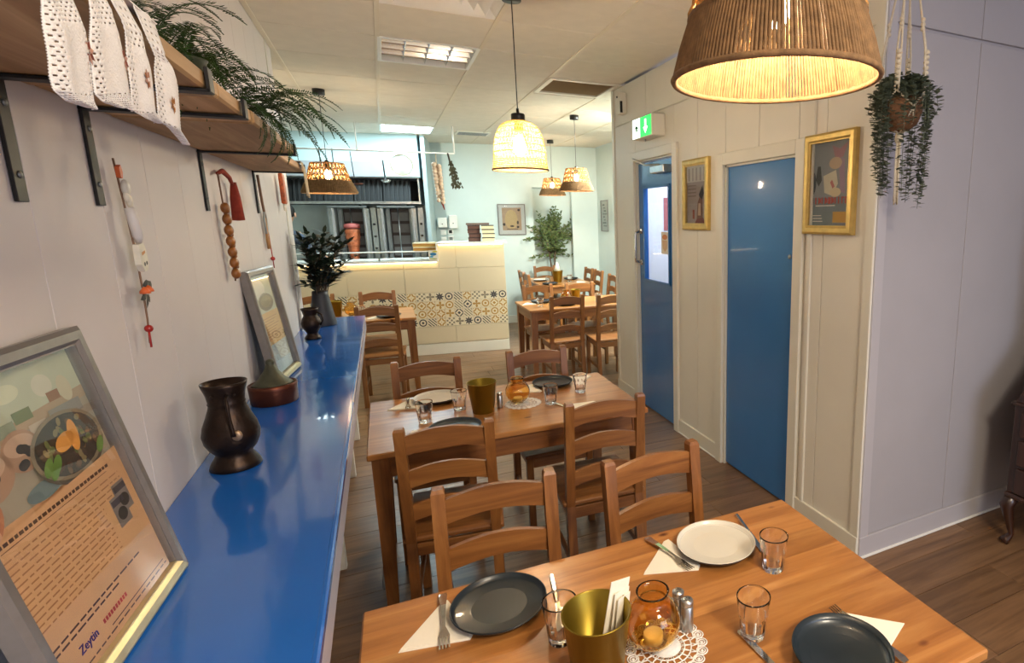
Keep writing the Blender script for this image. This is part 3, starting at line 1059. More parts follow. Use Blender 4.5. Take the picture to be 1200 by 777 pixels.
def frame_parts(t, w, h, bar, depth, m, m_bottom=None, glassed=True, back=CANVAS_BACK):
    """frame in local XY (x right, y up), front towards +z; mitred bars as one part each"""
    for (nm, p) in (('left', [(-w / 2, -h / 2), (-w / 2 + bar, -h / 2 + bar), (-w / 2 + bar, h / 2 - bar), (-w / 2, h / 2)]),
                    ('right', [(w / 2, -h / 2), (w / 2, h / 2), (w / 2 - bar, h / 2 - bar), (w / 2 - bar, -h / 2 + bar)]),
                    ('top', [(-w / 2, h / 2), (-w / 2 + bar, h / 2 - bar), (w / 2 - bar, h / 2 - bar), (w / 2, h / 2)]),
                    ('bottom', [(-w / 2, -h / 2), (w / 2, -h / 2), (w / 2 - bar, -h / 2 + bar), (-w / 2 + bar, -h / 2 + bar)])):
        mm = m_bottom if (nm == 'bottom' and m_bottom) else m
        g = MB()
        # rounded section: outer low, crown, inner low
        cx, cy = sum(q[0] for q in p) / 4, sum(q[1] for q in p) / 4
        g.prism(p, 0, depth * 0.8, mm)
        if nm in ('left', 'right'):
            s = -1 if nm == 'left' else 1
            xo, xi = s * (w / 2 - bar * .25), s * (w / 2 - bar * .7)
            vo = [(s * w / 2, -h / 2), (s * w / 2, h / 2), (xo, h / 2 - bar * .25), (xo, -h / 2 + bar * .25), (xi, h / 2 - bar * .7), (xi, -h / 2 + bar * .7), (s * (w / 2 - bar), h / 2 - bar), (s * (w / 2 - bar), -h / 2 + bar)]
            vz = [.8, .8, 1.0, 1.0, 1.0, 1.0, .72, .72]
        else:
            s = -1 if nm == 'bottom' else 1
            yo, yi = s * (h / 2 - bar * .25), s * (h / 2 - bar * .7)
            vo = [(-w / 2, s * h / 2), (w / 2, s * h / 2), (w / 2 - bar * .25, yo), (-w / 2 + bar * .25, yo), (w / 2 - bar * .7, yi), (-w / 2 + bar * .7, yi), (w / 2 - bar, s * (h / 2 - bar)), (-w / 2 + bar, s * (h / 2 - bar))]
            vz = [.8, .8, 1.0, 1.0, 1.0, 1.0, .72, .72]
        g.add([(a, b, depth * c) for (a, b), c in zip(vo, vz)], [(0, 1, 2, 3), (3, 2, 4, 5), (5, 4, 6, 7)], mm, False)
        g.build('frame_bar', t)
    MB().box((0, 0, 0.002), (w - bar, h - bar, 0.004), back).build('backing', t)
    if glassed:
        MB().box((0, 0, depth * 0.6), (w - 2 * bar + 0.002, h - 2 * bar + 0.002, 0.0016), PANE).build('pane', t)


# --- near recipe poster leaning on the wall
def recipe_print(g, w, h):
    """food photo above, text below"""
    P = lambda n, c: flat('print_' + n, c, 0.5)
    z = 0.0046
    pic_quad(g, -w / 2, -h / 2, w / 2, h / 2, PAPER, z)
    ys = h * 0.06
    pic_quad(g, -w / 2, ys, w / 2, h / 2, P('linen', '#a79c86'), z + .0002)
    g.flatpoly([(-w / 2, h * .30), (w / 2, h * .34), (w / 2, h / 2), (-w / 2, h / 2)], z + .0003, P('pale_green', '#c3c9ac'))
    g.flatpoly([(-w / 2, h * .27), (w / 2, h * .30), (w / 2, h * .345), (-w / 2, h * .31)], z + .00035, P('shelf_tan', '#b39a78'))
    for k, (cx, cy, rx, ry, c) in enumerate(((-.30, .40, .06, .035, '#5a86c8'), (-.02, .42, .09, .03, '#d8d9b8'), (.22, .40, .07, .04, '#d5d2ba'), (.36, .36, .05, .05, '#cfc7a6'))):
        g.flatpoly(ellipse(cx * w, cy * h, rx * w, ry * h), z + .0005 + k * .00005, P('blob%d' % k, c))
    for k, (cx, cy, ww, hh, c) in enumerate(((.02, .335, .12, .04, '#6f7a48'), (.26, .352, .09, .035, '#9a6a44'), (-.12, .315, .14, .04, '#8f9a80'), (.30, .285, .25, .05, '#8d8a80'), (.08, .28, .12, .03, '#c9b9a0'))):
        pic_quad(g, (cx - ww / 2) * w, (cy - hh / 2) * h, (cx + ww / 2) * w, (cy + hh / 2) * h, P('pack%d' % k, c), z + .0008 + k * .00004)
    # two glass dishes
    for k, (cx, cy, rx, ry) in enumerate(((-.33, .215, .17, .085), (-.08, .235, .12, .07))):
        g.flatpoly(ellipse(cx * w, cy * h, rx * w, ry * h), z + .0012, P('dish', '#b08a6c'))
        g.flatpoly(ellipse(cx * w, (cy + .02) * h, rx * w * .8, ry * h * .5), z + .0013, P('dish_rim', '#c9a78a'))
        for q in range(6):
            g.flatpoly(ellipse((cx + .05 * math.cos(q * 1.7) * (rx / .17)) * w, (cy - .015 + .03 * math.sin(q * 2.3)) * h, .03 * w, .016 * h, 10), z + .0014 + q * .00002, P('olives', '#2b2327'))
    g.flatpoly(ellipse(-.44 * w, .10 * h, .13 * w, .075 * h, rot=.5), z + .0012, P('bread', '#b9784f'))
    g.flatpoly(ellipse(-.42 * w, .10 * h, .03 * w, .07 * h, rot=.4), z + .0013, P('bread_l', '#d6a07a'))
    # bowl of salad
    bx, by = .20 * w, .175 * h
    g.flatpoly(ellipse(bx, by - .012 * h, .27 * w, .125 * h), z + .0016, P('bowl_side', '#5f5344'))
    g.flatpoly(ellipse(bx, by, .27 * w, .12 * h), z + .0017, P('bowl_rim', '#8a7a60'))
    g.flatpoly(ellipse(bx, by, .245 * w, .107 * h), z + .0018, P('salad_dark', '#2c2118'))
    r = random.Random(5)
    for q in range(60):
        a, rr = r.uniform(0, 2 * PI), math.sqrt(r.random()) * .9
        c = r.choice(('#4a2e20', '#3a2a22', '#6b4a30', '#1c1614', '#5f6a34', '#8a7a50'))
        g.flatpoly(ellipse(bx + .235 * w * rr * math.cos(a), by + .1 * h * rr * math.sin(a), .022 * w, .012 * h, 7, rot=r.uniform(0, 3)), z + .0019 + q * .000004, P('salad' + c[1:], c))
    for (cx, cy, ro) in ((.17, .19, .2), (.245, .195, 1.3)):
        g.flatpoly(ellipse(cx * w, cy * h, .075 * w, .030 * h, rot=ro), z + .0023, P('orange_slice', '#e39a3a'))
    for (cx, cy) in ((.03, .12), (.06, .135), (.40, .11), (.0, .14)):
        g.flatpoly(ellipse(cx * w, cy * h, .05 * w, .02 * h, 10, rot=.7), z + .0022, P('herb', '#5f8a30'))
    g.flatpoly(ellipse(-.06 * w, .085 * h, .12 * w, .03 * h), z + .0009, P('cloth_teal', '#6f8584'))
    g.flatpoly([(-w / 2, -h / 2), (w / 2, -h / 2), (w / 2, ys + .005), (-w / 2, ys - .01)], z + .0024, PAPER)
    # unreadable small print: words as short strokes
    ink, ink2 = P('ink', '#5f3f28'), P('ink_faint', '#b07d52')
    zz = z + .0027
    for ln in range(13):
        yy = ys - .085 * h - ln * .0205 * h
        x = -.45 * w
        xe = (.42 if ln < 4 else .20) * w
        while x < xe:
            l = r.uniform(.025, .075) * w
            pic_quad(g, x, yy, min(x + l, xe), yy + .005 * h, ink2, zz)
            x += l + .014 * w
    for ln, xe in ((0, .25), (1, .05)):
        yy = -.345 * h - ln * .02 * h
        x = -.46 * w
        while x < xe * w:
            l = r.uniform(.03, .07) * w
            pic_quad(g, x, yy, x + l, yy + .007 * h, ink, zz)
            x += l + .012 * w
    # headline strokes
    x = -.44 * w
    while x < .36 * w:
        l = r.uniform(.018, .03) * w
        pic_quad(g, x, ys - .042 * h, x + l, ys - .030 * h, ink, zz)
        x += l + .008 * w
    pic_quad(g, -.44 * w, ys - .055 * h, .34 * w, ys - .053 * h, ink, zz)
    # two little packs
    for (cx, cy) in ((.375, -.115), (.315, -.155)):
        pic_quad(g, (cx - .06) * w, (cy - .06) * h, (cx + .06) * w, (cy + .06) * h, P('packet', '#8b8177'), zz + .0001 * (cx < .35))
        pic_quad(g, (cx - .055) * w, (cy + .025) * h, (cx + .055) * w, (cy + .05) * h, P('packet_lid', '#4c4650'), zz + .0003)
        g.flatpoly(ellipse(cx * w, (cy - .015) * h, .042 * w, .026 * h), zz + .0003, P('packet_dot', '#3d3a34'))
    pic_quad(g, -.1 * w, -.455 * h, .45 * w, -.451 * h, ink, zz)
    x = -.45 * w
    while x < .45 * w:
        l = r.uniform(.02, .06) * w
        pic_quad(g, x, -.475 * h, x + l, -.469 * h, ink, zz)
        x += l + .012 * w
    x = -.14 * w
    while x < .06 * w:
        pic_quad(g, x, -.424 * h, x + .016 * w, -.408 * h, P('red_ink', '#c2402f'), zz)
        x += .022 * w


def leaning(name, label, yc, xb, w, h, lean, yaw, print_fn, group, barw=0.032, depth=0.028):
    # base on the counter at x=xb, top against the wall; local x to the right seen from the aisle means towards +y... mirrored to -y->left
    t = thing(name, label, 'picture', (xb, yc, 0.92))
    M = Matrix.Rotation(yaw, 4, 'Z') @ Matrix.Rotation(-lean, 4, 'Y') @ Matrix(((0, 0, 1, 0), (1, 0, 0, 0), (0, 1, 0, h / 2), (0, 0, 0, 1)))
    t.matrix_world = Matrix.Translation((xb, yc, 0.9205)) @ M
    frame_parts(t, w, h, barw, depth, SILVERF, SILVERB)
    g = MB()
    print_fn(g, w - 2 * barw + .004, h - 2 * barw + .004)
    g.v = [(a, b_, .0046 + (c - .0046) * 2.5) for a, b_, c in g.v]
    g.build('print', t)
    return t


PW, PH = 0.43, 0.525
t = leaning('recipe_poster', 'large silver framed food poster leaning on the wall beside the bronze pitcher', 1.205, -0.455, PW, PH, R(10.5), R(-3), recipe_print, None)
pm_ = Matrix.Translation((-0.34 * (PW - .06), -0.428 * (PH - .06), 0.0132))
text_mesh('Zeytin', 0.0195, flat('purple_ink', '#54397a'), t, pm_, 'heading')


def second_print(g, w, h):
    P = lambda n, c: flat('print_' + n, c, 0.5)
    pic_quad(g, -w / 2, -h / 2, w / 2, h / 2, P('cream2', '#cbbf9c'), .0046)
    pic_quad(g, -w / 2, h * .12, w / 2, h / 2, P('pale2', '#b9c4b2'), .005)
    g.flatpoly(ellipse(-.1 * w, .36 * h, .3 * w, .1 * h), .0053, P('white2', '#e6e8de'))
    g.flatpoly(ellipse(.1 * w, .22 * h, .32 * w, .09 * h), .0054, P('dark2', '#4c4a40'))
    g.flatpoly(ellipse(.1 * w, .225 * h, .24 * w, .06 * h), .0055, P('olive2', '#75704e'))
    pic_quad(g, -w / 2, -h * .2, w / 2, h * .12, P('ochre2', '#d2a869'), .0057)
    for k in range(9):
        pic_quad(g, -.4 * w, (.06 - k * .026) * h, (.38 - .1 * (k % 3)) * w, (.068 - k * .026) * h, P('ink_faint', '#b07d52'), .006)
    pic_quad(g, -w / 2, -h / 2, w / 2, -h * .2, P('sky2', '#b7cdd2'), .0059)


leaning('framed_poster', 'smaller framed poster leaning on the wall behind the copper pot', 3.08, -0.463, 0.37, 0.50, R(7.5), R(-6), second_print, None, 0.03, 0.034)


def wall_pic(name, label, y0, y1, z0, z1, bar, m, fn, X=XR, depth=0.028):
    w, h = y1 - y0, z1 - z0
    t = thing(name, label, 'picture', (X, (y0 + y1) / 2, (z0 + z1) / 2))
    # local x (picture right) = -y, local y = z, local z = -x
    t.matrix_world = Matrix.Translation((X - 0.001, (y0 + y1) / 2, (z0 + z1) / 2)) @ Matrix(((0, 0, -1, 0), (-1, 0, 0, 0), (0, 1, 0, 0), (0, 0, 0, 1)))
    frame_parts(t, w, h, bar, depth, m)
    g = MB()
    fn(g, w - 2 * bar + .004, h - 2 * bar + .004)
    g.build('print', t)
    return t


def poster_tall(g, w, h):
    P = lambda n, c: flat('film_' + n, c, 0.5)
    pic_quad(g, -w / 2, -h / 2, w / 2, h / 2, P('greyrose', '#a89a94'), .0046)
    pic_quad(g, -w / 2, h * .22, w / 2, h / 2, P('white', '#ded8ce'), .005)
    for k in range(5):
        pic_quad(g, (-.42 + k * .19) * w, h * .24, (-.34 + k * .19) * w, h * .46, P('drape', '#b5aaa2'), .0053)
    for k in range(4):
        pic_quad(g, -.44 * w, (.15 - k * .06) * h, -.02 * w, (.17 - k * .06) * h, P('dim', '#84746e'), .0053)
    g.flatpoly([(.12 * w, .0), (.3 * w, .16 * h), (.36 * w, .02 * h), (.24 * w, -.16 * h)], .0054, P('black', '#2a2526'))
    g.flatpoly([(.0, -.46 * h), (.32 * w, -.46 * h), (.30 * w, -.1 * h), (.16 * w, -.04 * h), (.06 * w, -.14 * h)], .0055, P('brown', '#7d5341'))
    g.flatpoly([(.06 * w, -.36 * h), (.22 * w, -.36 * h), (.2 * w, -.15 * h), (.1 * w, -.15 * h)], .0056, P('cream', '#c9a990'))
    pic_quad(g, -.2 * w, -.42 * h, -.1 * w, -.26 * h, P('red', '#96402e'), .0056)
    g.flatpoly([(-.1 * w, -h / 2), (.45 * w, -h / 2), (.34 * w, -.40 * h), (.02 * w, -.42 * h)], .0057, P('darkred', '#7a2c26'))


def poster_film(g, w, h):
    P = lambda n, c: flat('film_' + n, c, 0.5)
    pic_quad(g, -w / 2, -h / 2, w / 2, h / 2, P('slate', '#878a8c'), .0046)
    pic_quad(g, -w / 2, -h / 2, w / 2, -.16 * h, P('slate2', '#727c80'), .005)
    g.flatpoly(ellipse(-.46 * w, .02 * h, .09 * w, .14 * h), .0051, P('shade', '#23262a'))
    g.flatpoly([(-.34 * w, .22 * h), (-.26 * w, .22 * h), (-.22 * w, .05 * h), (-.30 * w, -.02 * h), (-.38 * w, .06 * h)], .0052, P('black', '#2a2526'))
    g.flatpoly([(.02 * w, .45 * h), (.22 * w, .40 * h), (.42 * w, .47 * h), (.30 * w, .30 * h), (.12 * w, .28 * h)], .0053, P('rose', '#a0727a'))
    g.flatpoly([(.20 * w, .30 * h), (.34 * w, .28 * h), (.38 * w, -.12 * h), (.26 * w, -.10 * h)], .0054, P('mauve', '#9c7f92'))
    g.flatpoly(ellipse(.12 * w, .24 * h, .16 * w, .07 * h), .0055, P('sand', '#c2a68a'))
    g.flatpoly([(-.18 * w, .10 * h), (.14 * w, .16 * h), (.20 * w, .0), (.06 * w, -.14 * h), (-.14 * w, -.10 * h)], .0056, P('ivory', '#cfc6ae'))
    g.flatpoly([(.0, .02 * h), (.05 * w, .05 * h), (.12 * w, -.03 * h), (.07 * w, -.06 * h)], .0057, P('rosered', '#b5645f'))
    g.flatpoly(ellipse(.14 * w, -.10 * h, .14 * w, .055 * h), .0058, P('hat', '#d3c09a'))
    # tall red title letters, too worn to read: uprights and arches
    r = random.Random(2)
    x = -.46 * w
    while x < .44 * w:
        pic_quad(g, x, -.235 * h, x + .03 * w, -.155 * h, P('title_red', '#b23b2c'), .0059)
        if r.random() < .7:
            pic_quad(g, x + .03 * w, -.17 * h if r.random() < .5 else -.235 * h, x + .07 * w, -.157 * h if r.random() < .5 else -.222 * h, P('title_red', '#b23b2c'), .0059)
        x += .085 * w
    pic_quad(g, -.36 * w, -.262 * h, .15 * w, -.25 * h, P('white', '#ded8ce'), .0059)
    pic_quad(g, .10 * w, -.46 * h, .46 * w, -.33 * h, P('yellow', '#c99a2f'), .0059)
    for k in range(3):
        pic_quad(g, -.46 * w, (-.38 - k * .035) * h, (-.2 + .02 * k) * w, (-.37 - k * .035) * h, P('white', '#ded8ce'), .0059)


wall_pic('gilt_framed_poster', 'small gilt framed poster on the cream wall between the two blue doors', 3.223, 3.580, 1.545, 2.012, 0.045, GOLDF, poster_tall)
wall_pic('gilt_framed_poster', 'larger gilt framed poster with red title beside the trailing hanging plant', 1.935, 2.280, 1.545, 2.014, 0.042, GOLDF, poster_film)
for o in bpy.data.objects:
    if o.get('category') == 'picture' and 'gilt' in o['label']: o['group'] = 'gilt framed posters'


def far_art(g, w, h):
    P = lambda n, c: flat('art_' + n, c, 0.6)
    pic_quad(g, -w / 2, -h / 2, w / 2, h / 2, P('mount', '#cfd0cc'), .0046)
    pic_quad(g, -.36 * w, -.36 * h, .36 * w, .40 * h, P('tan', '#b3967a'), .005)
    g.flatpoly(ellipse(-.02 * w, .0, .24 * w, .33 * h), .0052, P('gold', '#c4a677'))
    for (cx, cy, rx, ry) in ((.28, .32, .05, .04), (-.3, -.16, .05, .05), (0, -.22, .08, .03), (.22, -.1, .04, .06), (.22, -.25, .05, .04)):
        g.flatpoly(ellipse(cx * w, cy * h, rx * w, ry * h, 12), .0054, P('dark', '#3a2c24'))
    pic_quad(g, -.2 * w, -.33 * h, .22 * w, -.31 * h, P('dark', '#3a2c24'), .0054)


def far_art2(g, w, h):
    P = lambda n, c: flat('art_' + n, c, 0.6)
    pic_quad(g, -w / 2, -h / 2, w / 2, h / 2, P('grey', '#b7b9b2'), .0046)
    for k in range(8):
        pic_quad(g, (-.3 + .1 * (k % 3)) * w, (.34 - k * .1) * h, (.05 + .1 * (k % 4)) * w, (.39 - k * .1) * h, P('line%d' % (k % 2), '#7e8078' if k % 2 else '#5d5f58'), .005)


u1, _ = toF(1.56, 9.05)
t = thing('far_framed_print', 'square brown and gold framed print on the far wall above the counter end', 'picture', F(u1 + .22, 1.9, 1.615))
t.matrix_world = FM @ Matrix.Translation((u1 + .22, 1.897, 1.612)) @ Matrix(((1, 0, 0, 0), (0, 0, -1, 0), (0, 1, 0, 0), (0, 0, 0, 1)))
frame_parts(t, 0.41, 0.47, 0.014, 0.016, SILVERF)
g = MB(); far_art(g, 0.39, 0.45); g.build('print', t)
t = wall_pic('far_narrow_print', 'narrow grey print on the far right wall, right of the rear pendants', 8.35, 8.66, 1.42, 1.90, 0.014, SILVERF, far_art2, X=3.10, depth=0.015)

# exit sign, sensor, notice
t = thing('exit_sign', 'green and white emergency exit box sign on the cream wall above the glazed door', 'sign', (XR, 4.06, 2.295))
MB().box((-0.055, 0, 0), (0.11, 0.36, 0.155), TRIM, b=0.006).build('sign_body', t)
EXG = emitter('exit_green_light', '#27c24d', 1.0)
EXW = emitter('exit_white_light', '#e9ffe6', 1.3)
Ms = Matrix(((0, 0, -1, -0.1105), (-1, 0, 0, 0), (0, 1, 0, 0), (0, 0, 0, 1)))
g = MB()
g.add([(-.172, -.07, 0), (-.03, -.07, 0), (-.03, .07, 0), (-.172, .07, 0)], [(0, 1, 2, 3)], EXW, M=Ms)
g.add([(-.03, -.07, 0), (.172, -.07, 0), (.172, .07, 0), (-.03, .07, 0)], [(0, 1, 2, 3)], EXG, M=Ms)
g.build('sign_face', t)
g = MB()   # white arrow pointing down
Mt = Ms @ Matrix.Translation((0, 0, 0.0008))
g.add([(.055, -.005, 0), (.085, -.005, 0), (.085, .05, 0), (.055, .05, 0)], [(0, 1, 2, 3)], EXW, M=Mt)
g.add([(.03, -.005, 0), (.07, -.052, 0), (.11, -.005, 0)], [(0, 1, 2)], EXW, M=Mt)
g.build('arrow', t)
g = MB()   # running figure in the white field
fig = [[(-.105, .035), (-.09, .05), (-.078, .035), (-.09, .022)], [(-.115, .018), (-.085, .02), (-.075, -.02), (-.105, -.02)],
       [(-.115, .016), (-.14, -.005), (-.134, -.012), (-.108, .006)], [(-.085, .018), (-.056, .0), (-.06, -.008), (-.09, .004)],
       [(-.105, -.018), (-.13, -.055), (-.12, -.06), (-.09, -.02)], [(-.09, -.018), (-.066, -.038), (-.078, -.06), (-.07, -.06), (-.054, -.036), (-.076, -.016)]]
for p in fig:
    g.add([(a, b, 0) for a, b in p], [tuple(range(len(p)))], flat('exit_dark_green', '#1c6b3a'), M=Mt)
g.build('running_figure', t)
MB().lathe([(0.006, 0), (0.006, 0.02)], STEEL, 10, c=(-0.06, 0.05, -0.096)).build('test_button', t)
t = thing('wall_sensor', 'small beige sensor box with black slot high at the end of the cream wall', 'sensor', (XR, 4.65, 2.565))
MB().box((-0.03, 0, 0), (0.06, 0.085, 0.17), TRIM, b=0.006).build('sensor_body', t)
MB().box((-0.05, -0.044, -0.03), (0.02, 0.006, 0.09), BLACKP).build('sensor_slot', t)
MB().sphere((-0.062, 0.015, 0.055), 0.008, BLACKP, 8, 6).build('sensor_eye', t)
t = thing('door_notice', 'small cream notice with an orange badge taped to the glazed blue door', 'notice', (XR + 0.030, 3.97, 1.435))
MB().box((0, 0, 0), (0.0012, 0.13, 0.17), NAPKIN).build('paper', t)
g = MB()
Mn = Matrix(((0, 0, -1, -0.0012), (-1, 0, 0, 0), (0, 1, 0, 0), (0, 0, 0, 1)))
g.add([(x, y, 0) for x, y in ellipse(0, 0.045, .045, .02)], [tuple(range(24))], flat('badge_orange', '#c97f4a'), M=Mn)
g.add([(x, y, 0) for x, y in [(-.045, .02), (.045, .02), (.04, -.04), (0, -.07), (-.04, -.04)]], [tuple(range(5))], flat('badge_tan', '#d6b48a'), M=Mn)
g.build('badge', t)
t = thing('passage_poster', 'tall reddish poster seen through the door glass on the passage wall', 'poster', (3.085, 5.9, 1.6))
t.location = (2.40, 4.856, 1.66)
MB().box((0, 0, 0), (0.09, 0.004, 0.30), flat('poster_red_grey', '#9a5a55')).build('sheet', t)

# ================================================================ COUNTER VESSELS
t = thing('bronze_pitcher', 'dark bronze pitcher with flared mouth at the near end of the blue counter', 'pitcher', (-0.443, 1.985, 0.92))
prof = [(0.060, 0.0), (0.063, 0.004), (0.058, 0.018), (0.047, 0.036), (0.044, 0.046), (0.056, 0.060), (0.066, 0.082), (0.069, 0.105), (0.064, 0.130), (0.053, 0.158), (0.045, 0.182), (0.043, 0.192), (0.045, 0.196), (0.043, 0.200), (0.046, 0.222), (0.053, 0.246), (0.055, 0.256), (0.052, 0.256), (0.044, 0.225), (0.040, 0.198), (0.042, 0.180), (0.060, 0.12), (0.05, 0.06), (0.0, 0.05)]
MB().lathe(prof, BRONZE, 40).build('body', t)
h = MB()
h.tube([(0.012, -0.046, 0.225), (0.014, -0.066, 0.222), (0.016, -0.074, 0.195), (0.017, -0.073, 0.16), (0.019, -0.071, 0.125), (0.02, -0.072, 0.112)], [.004, .0045, .004, .004, .005, .007], BRONZE, 8)
h.build('handle', t)
g = MB()
for dx in (-0.022, 0.028):
    g.sphere((dx, -0.044, 0.226), 0.004, BRONZE, 8, 6)
g.sphere((0.026, -0.066, 0.112), 0.013, paint('worn_copper_boss', '#a08468', 0.4, metal=0.6, var=0.3, scale=90), 12, 8, (1, .5, 1.2))
g.build('boss', t)

t = thing('copper_pot', 'low round copper pot with a pointed lid between the bronze pitcher and the framed poster', 'pot', (-0.44, 2.655, 0.92))
MB().lathe([(0.076, 0.0), (0.079, 0.004), (0.081, 0.06), (0.082, 0.076), (0.078, 0.078), (0.074, 0.072), (0.0, 0.070)], COPPER, 40).build('body', t)
lid = MB().lathe([(0.070, 0.073), (0.064, 0.080), (0.044, 0.098), (0.026, 0.125), (0.016, 0.148), (0.013, 0.152), (0.015, 0.160), (0.012, 0.170), (0.0, 0.174)], VERDI, 36)
lid.build('lid', t)

t = thing('bronze_jug', 'small dark bronze jug in front of the leafy arrangement on the blue counter', 'jug', (-0.432, 4.00, 0.92))
MB().lathe([(0.040, 0.0), (0.044, 0.005), (0.040, 0.016), (0.028, 0.032), (0.030, 0.040), (0.050, 0.075), (0.054, 0.098), (0.046, 0.125), (0.036, 0.142), (0.036, 0.150), (0.043, 0.176), (0.047, 0.188), (0.043, 0.188), (0.033, 0.15), (0.045, 0.10), (0.0, 0.06)], BRONZE, 32).build('body', t)
MB().tube([(0.036, -0.02, 0.165), (0.062, -0.03, 0.150), (0.064, -0.03, 0.115), (0.048, -0.024, 0.085)], 0.005, BRONZE, 8).build('handle', t)

t = thing('charcoal_vase', 'tall tapering charcoal vase holding dark leafy branches at the far end of the counter', 'vase', (-0.415, 4.50, 0.92))
MB().lathe([(0.078, 0.0), (0.080, 0.006), (0.072, 0.06), (0.060, 0.14), (0.048, 0.21), (0.046, 0.235), (0.042, 0.235), (0.044, 0.20), (0.0, 0.10)], DARKPOT, 36).build('body', t)


def leaf(g, p, d, n, L, W, m, bend=0.2):
    d = Vector(d).normalized()
    n = Vector(n)
    s = d.cross(n)
    if s.length < 1e-4: s = d.cross(Vector((1, 0, 0)))
    s.normalize()
    n = s.cross(d)
    p = Vector(p)
    a = p + d * L * .35 - n * bend * L * .05
    b = p + d * L * .7 - n * bend * L * .25
    e = p + d * L - n * bend * L * .55
    g.add([p, a + s * W * .5, b + s * W * .42, e, b - s * W * .42, a - s * W * .5, a, b],
          [(0, 6, 1), (1, 6, 7, 2), (2, 7, 3), (0, 5, 6), (5, 4, 7, 6), (4, 3, 7)], m, False)


t = thing('leafy_branches', 'bunch of dark green leafy branches standing in the charcoal vase', 'plant', (-0.415, 4.50, 1.15))
rng = random.Random(21)
for k in range(30):
    a = rng.uniform(0, 2 * PI)
    el = rng.uniform(-.25, 1.45)
    q_ = rng.uniform(.17, .30)
    out, H = q_ * math.cos(el) * .85 + .02, .13 + q_ * math.sin(el)
    ex, ey = out * math.cos(a), out * math.sin(a)
    if ex < -0.05: ex = -0.05 + (ex + .05) * .08
    pts = [Vector((ex * .12, ey * .12, -0.06)), Vector((ex * .3, ey * .3, H * .4)), Vector((ex * .65, ey * .65, H * .8)), Vector((ex, ey, H))]
    g = MB()
    g.tube(pts, [.003, .0028, .0022, .001], BARK, 4)
    for q in range(15):
        s = 0.25 + 0.75 * q / 14
        i = min(2, int(s * 3))
        f = s * 3 - i
        p = pts[i].lerp(pts[i + 1], f)
        ax = (pts[i + 1] - pts[i]).normalized()
        aa = q * 2.4 + k
        side = Vector((math.cos(aa), math.sin(aa), 0.25))
        leaf(g, p, ax * 0.6 + side, Vector((0, 0, 1)), rng.uniform(.065, .10), .034, LEAF_D, 0.5)
    leaf(g, pts[3], pts[3] - pts[2], (0.2, 0.3, .8), .07, .024, LEAF_D)
    g.build('branch', t)

# ================================================================ HANGINGS ON THE LEFT WALL
# bells-and-eyes charm hanging from the second bracket
t = thing('ceramic_charm_hanging', 'long hanging of pale ceramic charms, orange bells and red bead on the left wall', 'ornament', (XL + 0.014, 1.765, 1.76))
MB().tube([(0, 0, 0.01), (0.004, .004, -.09), (.006, 0.012, -.19), (.006, 0.016, -.29), (.006, 0.012, -.36), (.004, .008, -.42)], 0.0022, flat('twine', '#7a5a42'), 5).build('cord', t)
g = MB()
g.prism([(-.007, 0.010), (.004, .016), (.010, .0), (.005, -.014), (-.006, -.012)], -.004, .004, ORANGE, M=Matrix(((0, 0, 1, .006), (1, 0, 0, 0.0), (0, 1, 0, -.02), (0, 0, 0, 1))))
g.build('orange_charm', t)
for (dy, z, s_) in ((.010, -.055, 1.0), (.018, -.085, .8), (.006, -.075, .7)):
    MB().sphere((.010, dy, z), .014 * s_, IVORY, 8, 6, (.6, 1, 1.4)).build('ivory_charm', t)
g = MB()   # white slipper-like loop
g.tube([(.012, .0, -.10), (.016, .002, -.13), (.016, .012, -.165), (.012, .024, -.185)], [.009, .011, .010, .004], flat('white_felt', '#cfc9c4'), 8)
g.build('white_charm', t)
ME = Matrix(((0, 0, 1, .012), (1, 0, 0, .020), (0, 1, 0, -.215), (0, 0, 0, 1)))
g = MB().prism([(-.020, .03), (.010, .034), (.022, .014), (.024, -.01), (.014, -.03), (-.006, -.034), (-.022, -.016)], -.006, .006, IVORY, M=ME)
g.build('face_charm', t)
g = MB()
for (x, y) in ((-.004, -.016), (.010, -.014)):
    g.add([(a, b, .0065) for a, b in ellipse(x, y, .005, .005, 12)], [tuple(range(12))], flat('charm_ink', '#4a4a48'), M=ME)
g.add([(-.012, .004, .0065), (.010, .010, .0065), (.010, .016, .0065), (-.012, .012, .0065)], [(0, 1, 2, 3)], flat('charm_ochre', '#c98a4a'), M=ME)
g.build('face_marks', t)
for (dy, z) in ((.008, -.30), (.030, -.298)):
    MB().lathe([(.011, 0), (.010, .006), (.004, .014), (0, .016)], ORANGE, 10, c=(.012, dy, z)).build('bell', t)
for (dy, z) in ((.016, -.315), (.042, -.285)):
    g = MB()
    for q in range(3):
        leaf(g, (.012, dy, z + .012), (0, math.sin(q * 2.1) * .8, -1 + .4 * q), (1, 0, 0), .034, .016, BLACKP)
    g.build('black_feather', t)
MB().sphere((.006, .010, -.385), .009, REDB, 10, 8).build('bead', t)
MB().tube([(.006, .008, -.39), (.006, .006, -.43)], .0025, REDB, 5).build('red_tail', t)

